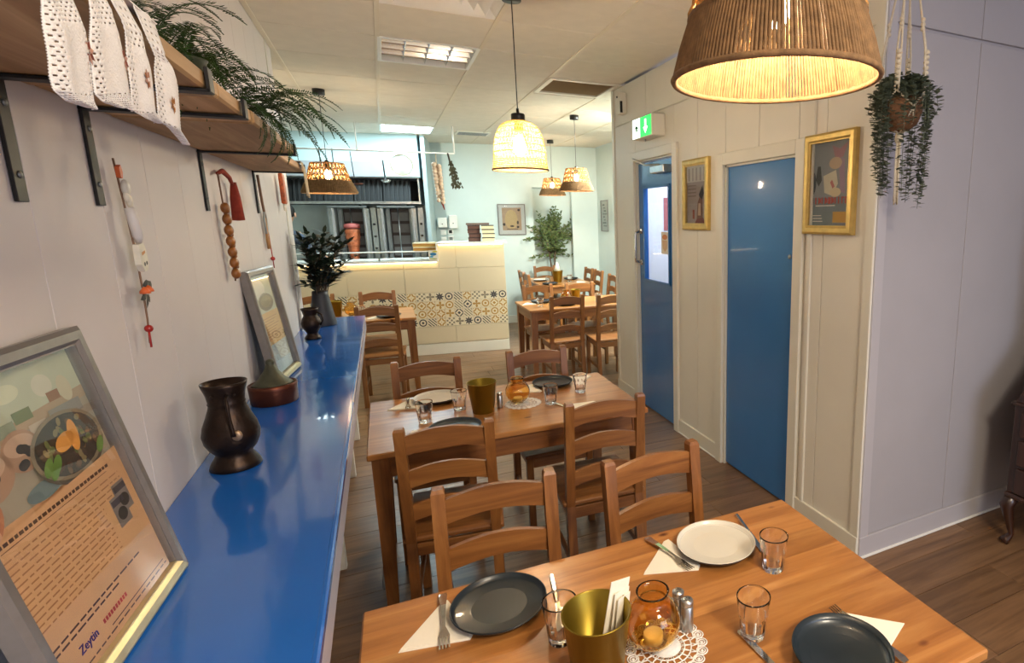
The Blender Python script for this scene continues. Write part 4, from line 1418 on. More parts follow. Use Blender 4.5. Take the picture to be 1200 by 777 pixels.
# wooden prayer beads with rust tassel on the third bracket
t = thing('wooden_bead_strand', 'strand of big brown wooden beads with a rust red tassel hanging from the shelf bracket', 'ornament', (XL + 0.02, 2.72, 1.80))
MB().tube([(0, -.03, .0), (0, .05, .015), (0.004, .13, -.005), (0.004, .165, -.03)], [.006, .009, .008, .006], RED, 8).build('red_loop', t)
MB().lathe([(.010, 0), (.018, -.06), (.022, -.15), (.002, -.152)][::-1], RED, 14, c=(.006, .175, -.02)).build('tassel', t)
MB().tube([(0, -.03, 0), (0.0, -.015, -.12), (0, 0, -.40)], .003, flat('twine', '#7a5a42'), 5).build('cord', t)
bz = -.125
for k in range(7):
    bm2 = MB().sphere((0, 0, 0), .0215, AMBERB, 14, 10, (.7, 1, .98))
    bm2.build('bead', t, (.006, -.022 + .003 * k, bz - .041 * k))
    if k in (2, 3, 4, 5):
        MB().sphere((0, 0, 0), .011, AMBERB, 10, 8).build('small_bead', t, (.0, .018 + .004 * k, bz - .041 * k - .018))

t = thing('bead_necklace', 'thin beaded necklace with silver loop hanging from the last shelf bracket', 'ornament', (XL + 0.014, 3.53, 1.83))
MB().tube([(0, 0, 0.02), (0, .03, -.11), (0, .05, -.16), (0, .055, -.20)], .006, flat('twine', '#7a5a42'), 6).build('cord', t)
g = MB()
g.tube([(0, .05 + .030 * math.sin(a), -.22 + .06 * math.cos(a)) for a in [2 * PI * i / 16 for i in range(17)]], .005, STEEL_D, 6, caps=False)
g.build('silver_loop', t)
for dy in (0.03, 0.06):
    MB().tube([(0, .045, -.19), (0, dy, -.30), (0, dy + .01, -.345)], .006, flat('amber_cord', '#a87a48'), 6).build('strand', t)
MB().tube([(0, .09, -.26), (0, .12, -.45)], .0025, REDB, 5).build('red_cord', t)
MB().sphere((0, .115, -.40), .011, REDB, 8, 6).build('bead', t)
t = thing('orange_hanging', 'orange and red beaded hanging at the far end of the left wall', 'ornament', (XL + 0.02, 4.20, 1.90))
MB().box((.01, 0, -.085), (.022, .085, .18), paint('orange_beadwork', '#b5531f', 0.5, var=0.45, scale=60), b=.006).build('beadwork', t)
for k in range(4):
    MB().tube([(.01, -.03 + .02 * k, -.175), (.01, -.03 + .02 * k, -.215)], .005, IVORY, 5).build('tassel', t)
# ================================================================ TABLEWARE
TZ = 0.7402


def make_tumbler():
    t = thing('tumbler', '', 'glass')
    g = MB()
    n = 40
    vs, fs = [], []
    outer = [(.0255, 0), (.027, .003), (.0285, .02), (.0315, .050), (.0335, .058), (.0365, .093), (.0365, .0945)]
    inner = [(.0350, .0945), (.0345, .090), (.0305, .056), (.0270, .020), (.0255, .013), (.0, .012)]
    prof = outer + inner
    for i, (r, z) in enumerate(prof):
        for k in range(n):
            a = 2 * PI * k / n
            rr = r
            if 0 < i < 4 and i < len(outer):
                u = (k % 4) / 4
                rr = r * (1 - 0.075 * math.sin(PI * (k % 4) / 4) ** 2)
            vs.append((rr * math.cos(a), rr * math.sin(a), z))
    for i in range(len(prof) - 1):
        for k in range(n):
            k2 = (k + 1) % n
            fs.append((i * n + k, i * n + k2, (i + 1) * n + k2, (i + 1) * n + k))
    fs.append(tuple(range(n))[::-1])
    g.add(vs, fs, GLASS, True)
    g.build('glass_body', t)
    return t


def make_plate(col_top, col_under, r=.107, h=.022, bowl=False):
    t = thing('plate', '', 'plate')
    MB().lathe([(r * .62, 0), (r * .66, .003), (r * .90, h * .55), (r, h), (r * .995, h + .001), (r * .9, h * .5), (r * .5, h * .3), (0, h * .3)], col_under, 48).build('underside', t)
    if bowl:
        MB().lathe([(r, h + .002), (r * .985, h + .003), (r * .94, h * .7), (r * .80, h * .46), (r * .66, h * .40), (r * .64, h * .36), (0, h * .34)], col_top, 48, cap0=False).build('glaze', t)
    else:
        g = MB()
        g.lathe([(r, h + .002), (r * .985, h + .0032), (r * .965, h * .95), (r * .925, h * .66), (r * .89, h * .59), (r * .60, h * .585), (r * .585, h * .565), (r * .57, h * .56), (0, h * .56)], col_top, 48, cap0=False)
        g.build('glaze', t)
    return t


def make_napkin():
    t = thing('napkin', '', 'napkin')
    p = [(-.075, -.055), (.075, -.06), (.055, .09), (.035, .085)]
    g = MB()
    for k in range(3):
        o = k * .0022
        g.prism([(-.078 + o, -.045 + o), (.060 - o, -.075 + o * .5), (.072 - o, -.055), (.030, .085 - o), (.016, .080 - o)], k * .0016, k * .0016 + .0013, NAPKIN)
    g.build('folded_paper', t)
    return t


def make_fork():
    t = thing('fork', '', 'fork')
    g = MB()
    def strip(secs):
        vs, fs = [], []
        for (y, w, z, th) in secs:
            vs += [(-w, y, z), (w, y, z), (w, y, z + th), (-w, y, z + th)]
        for i in range(len(secs) - 1):
            for k in range(4):
                k2 = (k + 1) % 4
                fs.append((i * 4 + k, i * 4 + k2, (i + 1) * 4 + k2, (i + 1) * 4 + k))
        fs.append((3, 2, 1, 0)); fs.append(tuple(len(vs) - 4 + k for k in range(4)))
        return vs, fs
    v, f = strip([(-.10, .008, .0, .002), (-.09, .0095, .001, .0025), (-.05, .0065, .004, .003), (0, .004, .006, .003), (.03, .0035, .006, .003), (.045, .009, .003, .002), (.055, .012, .001, .002)])
    g.add(v, f, CHROME)
    g.build('handle', t)
    for k in range(4):
        x = -.0095 + k * .0063
        v, f = strip([(.053, .0022, .001, .002), (.075, .0016, .001, .0015), (.095, .001, .004, .001)])
        g = MB(); g.add([(a + x, b, c) for a, b, c in v], f, CHROME)
        g.build('tine', t)
    return t


def make_knife():
    t = thing('knife', '', 'knife')
    g = MB()
    g.box((0, -.055, .004), (.013, .095, .007), CHROME, b=.003)
    g.box((0, -.006, .0042), (.010, .012, .006), CHROME, b=.002)
    g.build('handle', t)
    MB().prism([(-.006, 0), (.007, 0), (.0085, .06), (.007, .10), (.001, .118), (-.006, .112)], .003, .0048, CHROME).build('blade', t)
    return t


def make_bucket():
    t = thing('brass_bucket', '', 'bucket')
    MB().lathe([(.0485, 0), (.050, .002), (.068, .146), (.070, .148), (.0705, .150), (.0685, .151), (.0665, .149), (.0475, .004), (0, .003)], BRASS, 48).build('body', t)
    return t


def make_globe():
    t = thing('candle_globe', '', 'candle holder')
    out, inn = [], []
    for i in range(15):
        a = -PI / 2 + .42 + (PI - .42 - .52) * i / 14
        out.append((.052 * math.cos(a), .050 + .052 * math.sin(a)))
        inn.append((.0495 * math.cos(a), .050 + .0495 * math.sin(a)))
    neck_o = [(.027, .099), (.029, .110), (.031, .113)]
    neck_i = [(.029, .113), (.0265, .106), (.0245, .098)]
    z0 = out[0][1]
    prof = [(0, 0.0015)] + [(out[0][0], 0.0)] + out + neck_o + neck_i + inn[::-1] + [(0, .006)]
    MB().lathe(prof, AMBER, 40).build('glass_globe', t)
    MB().lathe([(.019, .0075), (.019, .024), (.016, .025), (0, .0235)], WAX, 20).build('tealight', t)
    return t


def make_doily():
    t = thing('lace_doily', '', 'doily')
    g = MB()
    n = 20
    # centre cloth, openwork rings of bars, scalloped border of small loops
    g.lathe([(.030, 0), (.030, .0012), (0, .0014)], LACE, 24)
    for r_ in (.037, .050, .064):
        g.ring(r_, .0016, LACE, 48, 4, (0, 0, .0012))
    for k in range(n * 2):
        a = 2 * PI * k / (n * 2)
        for (ra, rb) in ((.030, .050), (.050, .064)):
            b = a + (.09 if k % 2 else -.09)
            g.tube([(ra * math.cos(a), ra * math.sin(a), .0012), (rb * math.cos(b), rb * math.sin(b), .0012)], .0013, LACE, 4)
    for k in range(n):
        a = 2 * PI * k / n
        cx, cy = .072 * math.cos(a), .072 * math.sin(a)
        for rr in (.011, .0065):
            g.ring(rr, .0015, LACE, 14, 4, (cx, cy, .0012))
        g.lathe([(.0035, 0), (.0035, .0012), (0, .0016)], LACE, 8, (cx, cy, 0))
    g.build('crochet', t)
    return t


def make_shaker():
    t = thing('shaker', '', 'shaker')
    MB().lathe([(.0125, 0), (.0135, .002), (.0135, .060), (.0125, .061)], STEEL, 28).build('body', t)
    MB().lathe([(.0120, .061), (.0136, .062), (.0136, .072), (.012, .0745), (0, .0755)], STEEL, 28).build('cap', t)
    g = MB()
    for k in range(5):
        a = 2 * PI * k / 5
        g.lathe([(.0011, .0752), (.0011, .0760), (0, .0761)], BLACKP, 6, (.005 * math.cos(a), .005 * math.sin(a), 0))
    g.build('pour_hole', t)
    return t


P_TUM, P_PD, P_PW = make_tumbler(), make_plate(PLATE_D, PLATE_D), make_plate(PLATE_W, PLATE_RIM)
P_BOWL = make_plate(PLATE_D, PLATE_D, .100, .034, True)
P_NAP, P_FORK, P_KNIFE, P_BUCK, P_GLOBE, P_DOI, P_SHK = make_napkin(), make_fork(), make_knife(), make_bucket(), make_globe(), make_doily(), make_shaker()
USED = set()


def put(proto, x, y, label, rz=0.0, z=TZ, group=None, sc=None):
    if id(proto) in USED:
        o = copy_tree(proto)
    else:
        o = proto
        USED.add(id(proto))
    o.location = (x, y, z)
    o.rotation_euler = (0, 0, R(rz))
    o['label'] = label
    if group: o['group'] = group
    if sc: o.scale = (sc, sc, sc)
    return o


GT, GP, GN = 'tumblers on the tables', 'plates on the tables', 'napkins on the tables'
# nearest table
put(P_PD, 0.162, 1.228, 'dark slate plate at the left front of the nearest table, left of the brass bucket', group=GP)
put(P_PW, 0.730, 1.205, 'white plate with dark rim at the back right of the nearest table', group=GP)
put(P_BOWL, 0.748, 0.742, 'deep dark glossy plate at the front right of the nearest table, cut by the frame', group=GP)
put(P_NAP, 0.028, 1.235, 'folded white napkin left of the dark plate on the nearest table', 0, group=GN)
put(P_NAP, 0.592, 1.225, 'folded white napkin left of the white plate on the nearest table', -8, group=GN)
put(P_NAP, 0.860, 0.760, 'white napkin under a fork right of the deep dark plate', 150, group=GN)
put(P_FORK, 0.043, 1.240, 'fork on the napkin beside the dark plate on the nearest table', 176, TZ + .006, 'forks')
put(P_FORK, 0.600, 1.235, 'fork on the napkin beside the white plate', -168, TZ + .006, 'forks')
put(P_FORK, 0.848, 0.775, 'fork on the napkin right of the deep dark plate, tines away from us', 6, TZ + .006, 'forks')
put(P_KNIFE, 0.287, 1.195, 'knife on the table between the dark plate and the brass bucket', 172, TZ, 'knives')
put(P_KNIFE, 0.853, 1.225, 'knife right of the white plate, running behind a tumbler', 168, TZ, 'knives')
put(P_KNIFE, 0.618, 0.795, 'knife left of the deep dark plate, below a tumbler', 4, TZ, 'knives')
put(P_TUM, 0.262, 1.070, 'clear tumbler half hidden behind the big brass bucket', 0, group=GT)
put(P_TUM, 0.814, 1.060, 'clear tumbler right of the white plate on the nearest table', 4, group=GT)
put(P_TUM, 0.634, 0.890, 'clear tumbler in the middle of the nearest table, right of the steel shakers', 8, group=GT)
b0 = put(P_BUCK, 0.300, 0.938, 'large brass bucket at the front of the nearest table with white paper slips inside', group='brass buckets', sc=.96)
b0.rotation_euler = (0, 0, R(0))
sl = thing('paper_slips', 'white paper slips standing in the large brass bucket on the nearest table', 'paper', (0.322, 0.945, TZ + .02))
for k, (dx, dy, rot, h_) in enumerate(((0, 0, 20, .165), (.012, -.006, 34, .140), (.018, -.012, 40, .13))):
    M = Matrix.Translation((dx, dy, 0)) @ Matrix.Rotation(R(rot), 4, 'Z') @ Matrix.Rotation(R(14), 4, 'Y')
    MB().box((0, 0, h_ / 2), (.050, .0015, h_), NAPKIN, M=M).build('slip', sl)
put(P_DOI, 0.452, 0.945, 'white lace doily under the amber globe on the nearest table', 0, group='lace doilies', sc=1.05)
put(P_GLOBE, 0.430, 0.962, 'round amber glass candle globe on the nearest table, beside two steel shakers', 0, TZ + .003, 'amber candle globes', 1.12)
put(P_SHK, 0.511, 1.004, 'rear steel shaker of the pair by the nearest amber globe', 0, group='steel shakers')
put(P_SHK, 0.515, 0.969, 'front steel shaker of the pair by the nearest amber globe', 0, TZ, group='steel shakers')

# middle table
TY = 2.715
put(P_PW, 0.165, 2.955, 'pale plate at the back left of the middle table, behind two tumblers', group=GP)
put(P_PD, 0.745, 2.945, 'dark plate at the back right of the middle table', group=GP)
put(P_NAP, 0.020, 2.945, 'folded napkin at the back left corner of the middle table', 0, group=GN)
put(P_FORK, 0.035, 2.950, 'fork on the napkin at the back left corner of the middle table', 178, TZ + .006, 'forks')
put(P_NAP, 0.605, 2.925, 'folded napkin between the amber globe and the dark plate on the middle table', -10, group=GN)
put(P_NAP, 0.890, 2.990, 'napkin right of the dark plate on the middle table', 60, group=GN)
put(P_KNIFE, 0.700, 2.545, 'knife lying below a tumbler near the right front of the middle table', 20, TZ, 'knives')
put(P_NAP, 0.770, 2.520, 'napkin at the right front of the middle table, against a chair back', 70, group=GN)
put(P_TUM, 0.093, 2.655, 'front left tumbler on the middle table, left of its brass bucket', 0, group=GT)
put(P_TUM, 0.250, 2.760, 'tumbler just left of the brass bucket on the middle table', 7, group=GT)
put(P_TUM, 0.655, 2.640, 'tumbler in front of the dark plate on the middle table', 3, group=GT)
put(P_TUM, 0.840, 2.755, 'rightmost tumbler on the middle table', 3, group=GT)
put(P_BUCK, 0.345, 2.675, 'empty brass bucket in the centre of the middle table', group='brass buckets')
put(P_SHK, 0.425, 2.700, 'steel shaker between the bucket and the amber globe on the middle table', group='steel shakers')
put(P_DOI, 0.535, 2.705, 'lace doily under the amber globe on the middle table', 10, group='lace doilies')
put(P_GLOBE, 0.515, 2.725, 'amber candle globe on the middle table, right of the empty bucket', 0, TZ + .003, 'amber candle globes')
put(P_PD, 0.20, 2.475, 'dark plate at the near left of the middle table behind a chair back', group=GP)
put(P_NAP, 0.045, 2.47, 'napkin at the near left corner of the middle table behind a chair post', 20, group=GN)

# left table
put(P_GLOBE, -0.33, 6.10, 'amber candle globe on the left table beyond the blue counter', 0, TZ + .001, 'amber candle globes')
put(P_BUCK, -0.46, 6.12, 'brass bucket on the left table behind the charcoal vase', group='brass buckets', sc=.95)
put(P_PD, -0.02, 5.83, 'dark plate on the left table seen through a chair back', group=GP)
put(P_NAP, -0.14, 5.82, 'napkin beside the dark plate on the left table', 10, group=GN)
put(P_TUM, -0.24, 6.0, 'tumbler beside the amber globe on the left table', group=GT)
# front far right table
put(P_TUM, 1.36, 5.72, 'front left tumbler on the front far-right table', group=GT)
put(P_TUM, 2.0, 5.78, 'tumbler between two chair backs on the front far-right table', group=GT)
put(P_PD, 1.44, 6.02, 'dark plate near the left end of the front far-right table', group=GP)
put(P_NAP, 1.29, 5.98, 'napkin at the left end of the front far-right table', 10, group=GN)
put(P_PW, 1.63, 5.72, 'pale plate behind the left chair back of the front far-right table', group=GP)
put(P_PD, 2.12, 5.74, 'dark plate at the right of the front far-right table', group=GP)
put(P_NAP, 2.26, 5.76, 'napkin at the right of the front far-right table', 20, group=GN)
put(P_BUCK, 1.82, 6.00, 'small brass bucket on the front far-right table', group='brass buckets', sc=.8)
put(P_GLOBE, 1.70, 5.96, 'amber globe on the front far-right table', 0, TZ + .001, 'amber candle globes')
# rearmost table
put(P_BUCK, 2.13, 7.85, 'brass bucket with a white paper cone on the rearmost table', group='brass buckets', sc=1.1)
cone = MB().lathe([(.05, 0), (.012, .12), (0, .125)], NAPKIN, 16).build('paper_cone', None, (2.13, 7.85, TZ + .155))
tag(cone, 'white paper cone on top of the brass bucket on the rearmost table', 'paper')
put(P_TUM, 1.98, 7.80, 'tumbler left of the bucket on the rearmost table', group=GT)
put(P_TUM, 2.30, 7.85, 'tumbler right of the bucket on the rearmost table', group=GT)
put(P_PW, 1.96, 8.15, 'pale plate at the left of the rearmost table', group=GP)
put(P_PD, 1.96, 7.62, 'dark plate at the near left of the rearmost table', group=GP)
put(P_PD, 2.40, 8.12, 'dark plate at the right of the rearmost table', group=GP)
put(P_NAP, 2.40, 7.72, 'napkin at the near right of the rearmost table', 20, group=GN)

# ================================================================ PENDANT LAMPS
def rope_shade(label, x, y, zb, rb, rt, hb, hu, near=False):
    t = thing('rope_pendant_lamp', label, 'lamp', (x, y, zb), 0, 'rope shade pendant lamps')
    # lower band: upright ropes side by side
    n = 170 if near else 84
    g = MB()
    r = random.Random(int(x * 100))
    for k in range(n):
        a = 2 * PI * k / n
        rr = PI * rb / n * (1.04 if (not near or r.random() > .12) else .80)
        ca, sa = math.cos(a), math.sin(a)
        m_ = (rb + rt) / 2 + .002
        g.tube([(rb * ca, rb * sa, 0), (m_ * ca, m_ * sa, hb * .5), (rt * ca, rt * sa, hb)], [rr, rr * .98, rr * .95], ROPE, 5 if near else 4, caps=False)
    o = g.build('rope_band', t)
    o['kind'] = 'stuff'
    MB().ring(rb, .0055, ROPE, 64, 6, (0, 0, 0)).build('rim', t)
    MB().ring(rt, .0055, ROPE, 64, 6, (0, 0, hb)).build('rim', t)
    # open lattice of looped ropes
    rt2 = rt * .74
    g = MB()
    nl = 14
    for lv in range(3):
        z0, z1 = hb + hu * lv / 3, hb + hu * (lv + 1) / 3
        ra, rb_ = rt + (rt2 - rt) * lv / 3, rt + (rt2 - rt) * (lv + 1) / 3
        pts = []
        for i in range(nl * 8 + 1):
            a = 2 * PI * i / (nl * 8)
            w = .5 - .5 * math.cos(a * nl + lv * PI)
            q = ra + (rb_ - ra) * w + .003 * math.sin(a * nl * 2)
            pts.append((q * math.cos(a), q * math.sin(a), z0 + (z1 - z0) * w))
        g.tube(pts, .0048, ROPE_L, 5, caps=False)
        pts2 = []
        for i in range(nl * 8 + 1):
            a = 2 * PI * i / (nl * 8)
            w = .5 + .5 * math.cos(a * nl + lv * PI)
            q = ra + (rb_ - ra) * w - .003 * math.sin(a * nl * 2)
            pts2.append((q * math.cos(a), q * math.sin(a), z0 + (z1 - z0) * w))
        g.tube(pts2, .0048, ROPE_L, 5, caps=False)
        g.ring(rb_, .0042, ROPE_L, 56, 5, (0, 0, z1))
    g.build('rope_lattice', t)
    H = hb + hu
    g = MB()
    for k in range(4):
        a = PI / 2 * k
        g.tube([(rt2 * math.cos(a), rt2 * math.sin(a), H), (.016 * math.cos(a), .016 * math.sin(a), H + .004)], .003, BLACKM, 6)
    g.build('shade_carrier', t)
    MB().lathe([(.017, H - .055), (.019, H - .05), (.019, H + .015), (.008, H + .03), (0, H + .03)], BLACKP, 18).build('lamp_holder', t)
    MB().tube([(0, 0, H + .02), (0, 0, HC - zb - .03)], .0026, BLACKP, 6).build('cord', t)
    MB().lathe([(.045, HC - zb - .045), (.047, HC - zb - .042), (.047, HC - zb - .001)], BLACKP, 24).build('ceiling_rose', t)
    zz = H - .095
    MB().sphere((0, 0, zz), .028, BULB, 12, 8, (1, 1, 1.35)).build('bulb', t)
    return t


rope_shade('big rope shade pendant hanging over the nearest table at the top of the view', 0.645, 0.873, 1.868, .180, .150, .100, .12, True)
rope_shade('rope shade pendant above the left table, in front of the kitchen hood', -0.378, 5.92, 1.860, .212, .168, .10, .15)
rope_shade('nearer and lower of the two rear rope pendants, towards the cream wall', 1.946, 6.213, 1.925, .185, .148, .085, .15)
rope_shade('farther of the two rear rope pendants, before the olive tree', 2.228, 8.28, 1.955, .185, .148, .085, .15)

# woven basket pendant
t = thing('basket_pendant_lamp', 'pale woven basket pendant lamp glowing over the middle table', 'lamp', (0.655, 3.02, 1.872))
prof = [(.136, 0.0), (.131, .03), (.128, .07), (.124, .11), (.118, .15), (.107, .185), (.090, .212), (.066, .230), (.035, .238)]


def pr(s):
    s *= len(prof) - 1
    i = min(len(prof) - 2, int(s))
    f = s - i
    return prof[i][0] + (prof[i + 1][0] - prof[i][0]) * f, prof[i][1] + (prof[i + 1][1] - prof[i][1]) * f


g = MB()
nr = 44
for k in range(nr):
    for sg in (-1, 1):
        pts = []
        for i in range(13):
            s = i / 12
            q, z = pr(s)
            a = 2 * PI * k / nr + sg * .55 * s
            q += .0012 * sg * (1 if i % 2 else -1)
            pts.append((q * math.cos(a), q * math.sin(a), z))
        g.tube(pts, .0016, WICKER, 3, caps=False)
o = g.build('wicker_weave', t)
o['kind'] = 'stuff'
g = MB()
for z_ in (.03, .06, .09, .12, .15, .18, .30, .40, .50, .60, .70, .80, .9):
    q, z = pr(z_)
    g.ring(q + .001, .0019, WICKER, 44, 4, (0, 0, z))
g.build('wicker_hoops', t)
MB().ring(.137, .0045, ROPE, 56, 6, (0, 0, 0)).build('rim', t)
MB().ring(.036, .004, WICKER, 24, 6, (0, 0, .238)).build('rim', t)
MB().lathe([(.034, .236), (.034, .27), (.030, .274), (.008, .276), (.006, .30), (0, .30)], BLACKP, 24).build('cap', t)
MB().lathe([(.020, .17), (.022, .236)], flat('amber_holder', '#b8762e'), 18).build('lamp_holder', t)
MB().tube([(0, 0, .29), (0, 0, HC - 1.885 - .03)], .0026, BLACKP, 6).build('cord', t)
MB().lathe([(.045, HC - 1.885 - .04), (.047, HC - 1.885 - .001)], BLACKP, 24).build('ceiling_rose', t)
MB().sphere((0, 0, .115), .031, BULB, 14, 9, (1, 1, 1.5)).build('bulb', t)

# ================================================================ CEILING FIXTURES
# louvred light
t = thing('louvred_ceiling_light', 'unlit square ceiling light with shiny louvre cells', 'ceiling light', (0.375, 4.4, HC))
g = MB()
for (cx, cy, sx, sy) in ((0, -.288, .6, .024), (0, .288, .6, .024), (-.288, 0, .024, .552), (.288, 0, .024, .552)):
    g.box((cx, cy, -.001), (sx, sy, .008), WHITEP, b=.001)
g.build('frame', t)
g = MB().box((0, 0, .095), (.56, .56, .004), STEEL)
for s in (-1, 1):
    g.box((s * .28, 0, .048), (.004, .56, .096), WHITEP)
    g.box((0, s * .28, .048), (.56, .004, .096), WHITEP)
g.build('housing', t)
mir = paint('louvre_mirror', '#e4e8e6', 0.18, metal=0.9, var=0.03)


def vblade(g, along, p, L):
    # parabolic blade, V-shaped in section
    c = []
    for (w, z) in ((.022, .062), (.012, .038), (.004, .012), (.0015, .004), (-.0015, .004), (-.004, .012), (-.012, .038), (-.022, .062)):
        c.append((w, z))
    vs = []
    for e in (-L / 2, L / 2):
        for (w, z) in c:
            vs.append((p + w, e, z) if along == 'Y' else (e, p + w, z))
    n = len(c)
    g.add(vs, [(i, (i + 1) % n, n + (i + 1) % n, n + i) for i in range(n)], mir, True)


for k in (-1, 0, 1):
    g = MB(); vblade(g, 'Y', .14 * k, .55); g.build('louvre_blade', t)
    g = MB(); vblade(g, 'X', .14 * k, .55); g.build('louvre_blade', t)
for k in range(4):
    MB().tube([(-.27, -.21 + .14 * k, .078), (.27, -.21 + .14 * k, .078)], .013, WHITEP, 10).build('tube_lamp', t)
# LED panel, lit
t = thing('led_ceiling_panel', 'lit white square ceiling panel in front of the kitchen bulkhead', 'ceiling light', (0.375, 8.0, HC))
g = MB()
for (cx, cy, sx, sy) in ((0, -.288, .6, .024), (0, .288, .6, .024), (-.288, 0, .024, .552), (.288, 0, .024, .552)):
    g.box((cx, cy, -.001), (sx, sy, .010), WHITEP, b=.001)
g.build('frame', t)
MB().box((0, 0, .004), (.556, .556, .004), LEDP).build('diffuser', t)
# square cone air diffuser (nearest) and return grille
t = thing('square_air_diffuser', 'square ceiling air diffuser with nested white blades above the louvred light', 'vent', (0.375, 3.2, HC))
for k, (s0, s1, z0, z1) in enumerate(((.297, .24, 0, .05), (.225, .17, -.012, .045), (.155, .10, -.016, .04), (.085, .03, -.018, .03))):
    vs = []
    for (s, z) in ((s0, z0), (s1, z1), (s1 - .003, z1 + .002), (s0 - .003, z0 + .004)):
        vs += [(-s, -s, z), (s, -s, z), (s, s, z), (-s, s, z)]
    fs = []
    for a in range(4):
        a2 = (a + 1) % 4
        for i in range(4):
            i2 = (i + 1) % 4
            fs.append((a * 4 + i, a * 4 + i2, a2 * 4 + i2, a2 * 4 + i))
    MB().add(vs, fs, WHITEP).build('blade', t)
MB().box((0, 0, .12), (.59, .59, .004), BLACKP).build('duct_plate', t)
t = thing('ceiling_return_grille', 'beige slatted ceiling grille beside the end of the cream wall', 'vent', (1.575, 4.96, HC))
g = MB()
for (cx, cy, sx, sy) in ((0, -.28, .6, .04), (0, .24, .6, .04), (-.28, -.02, .04, .48), (.28, -.02, .04, .48)):
    g.box((cx, cy, -.004), (sx, sy, .014), TRIM, b=.002)
g.build('frame', t)
vb = MB().box((0, 0, 0), (.52, .018, .003), paint('grille_tan', '#a08a68', 0.6), M=Matrix.Rotation(R(30), 4, 'X')).mesh('slat')
for k in range(22):
    link('slat', vb, t, (0, -.25 + .0215 * k, .004))
MB().box((0, 0, .03), (.58, .58, .004), flat('grille_dark', '#6b5a44')).build('back_plate', t)
t = thing('ceiling_return_grille_small', 'small pale ceiling vent far back near the rear pendants', 'vent', (1.15, 8.05, HC))
MB().box((0, 0, -.003), (.42, .30, .008), TRIM, b=.002).build('frame', t)
for k in range(6):
    MB().box((0, -.11 + .044 * k, -.009), (.36, .012, .004), STEEL_D).build('slat', t)

# ================================================================ HANGING PLANT
HX, HY = 1.79, 1.62
t = thing('macrame_hanger', 'knotted cotton macrame hanger holding the trailing plant at the wall corner', 'plant hanger', (HX, HY, 1.98))
for k in range(4):
    a = 2 * PI * k / 4 + .5
    ca, sa = math.cos(a), math.sin(a)
    g = MB()
    for dd in (-.007, .007):
        g.tube([(.082 * ca - dd * sa, .082 * sa + dd * ca, .105), (.075 * ca - dd * sa, .075 * sa + dd * ca, .25), (.045 * ca, .045 * sa, .42), (.012 * ca, .012 * sa, .60), (0, 0, .70)], .0042, MACRAME, 6)
    for q in range(7):
        g.sphere((.080 * ca * (1 - .0 * q), .080 * sa, .13 + .018 * q), .011, MACRAME, 8, 6, (1, 1, .8))
    for q in range(3):
        g.sphere((.060 * ca, .060 * sa, .32 + .016 * q), .009, MACRAME, 8, 6)
    g.build('knotted_cord', t)
    g = MB()
    for sg in (-1, 1):
        b = a + sg * PI / 4
        g.tube([(.082 * ca, .082 * sa, .105), (.084 * math.cos(b), .084 * math.sin(b), .045), (.055 * math.cos(b + sg * .3), .055 * math.sin(b + sg * .3), -.01), (0, 0, -.045)], .0036, MACRAME, 6)
    g.build('net_cord', t)
g = MB()
g.tube([(0, 0, .70), (0, 0, HC - 1.98)], .005, MACRAME, 6)
g.sphere((0, 0, .70), .014, MACRAME, 8, 6)
g.build('top_knot', t)
g = MB()
g.lathe([(.013, -.075), (.016, -.06), (.014, -.04)], MACRAME, 12)
rng = random.Random(9)
for k in range(16):
    a = rng.uniform(0, 2 * PI)
    q = rng.uniform(.004, .014)
    g.tube([(q * .8 * math.cos(a), q * .8 * math.sin(a), -.06), (q * math.cos(a), q * math.sin(a), -.17), (q * 1.1 * math.cos(a + .4), q * 1.1 * math.sin(a + .4), -.29 - rng.uniform(0, .02))], .0028, MACRAME, 4)
g.build('tassel', t)
t = thing('trailing_plant', 'grey green trailing plant in a brown coconut pot hanging at the wall corner', 'plant', (HX, HY, 1.98))
MB().lathe([(0, -.035), (.035, -.030), (.062, -.008), (.076, .03), (.078, .06), (.073, .085), (.068, .084), (.066, .07), (0, .068)], TERRA, 32).build('pot', t)


def round_leaf(g, p, d, L, m):
    d = Vector(d).normalized()
    s = d.cross(Vector((0, 0, 1)))
    if s.length < .05: s = d.cross(Vector((1, 0, 0)))
    s.normalize()
    n = s.cross(d)
    p = Vector(p)
    g.add([p, p + d * L * .35 + s * L * .36 + n * L * .06, p + d * L * .75 + s * L * .34 + n * L * .05, p + d * L, p + d * L * .75 - s * L * .34 + n * L * .05, p + d * L * .35 - s * L * .36 + n * L * .06],
          [(0, 1, 2, 3), (0, 3, 4, 5)], m)


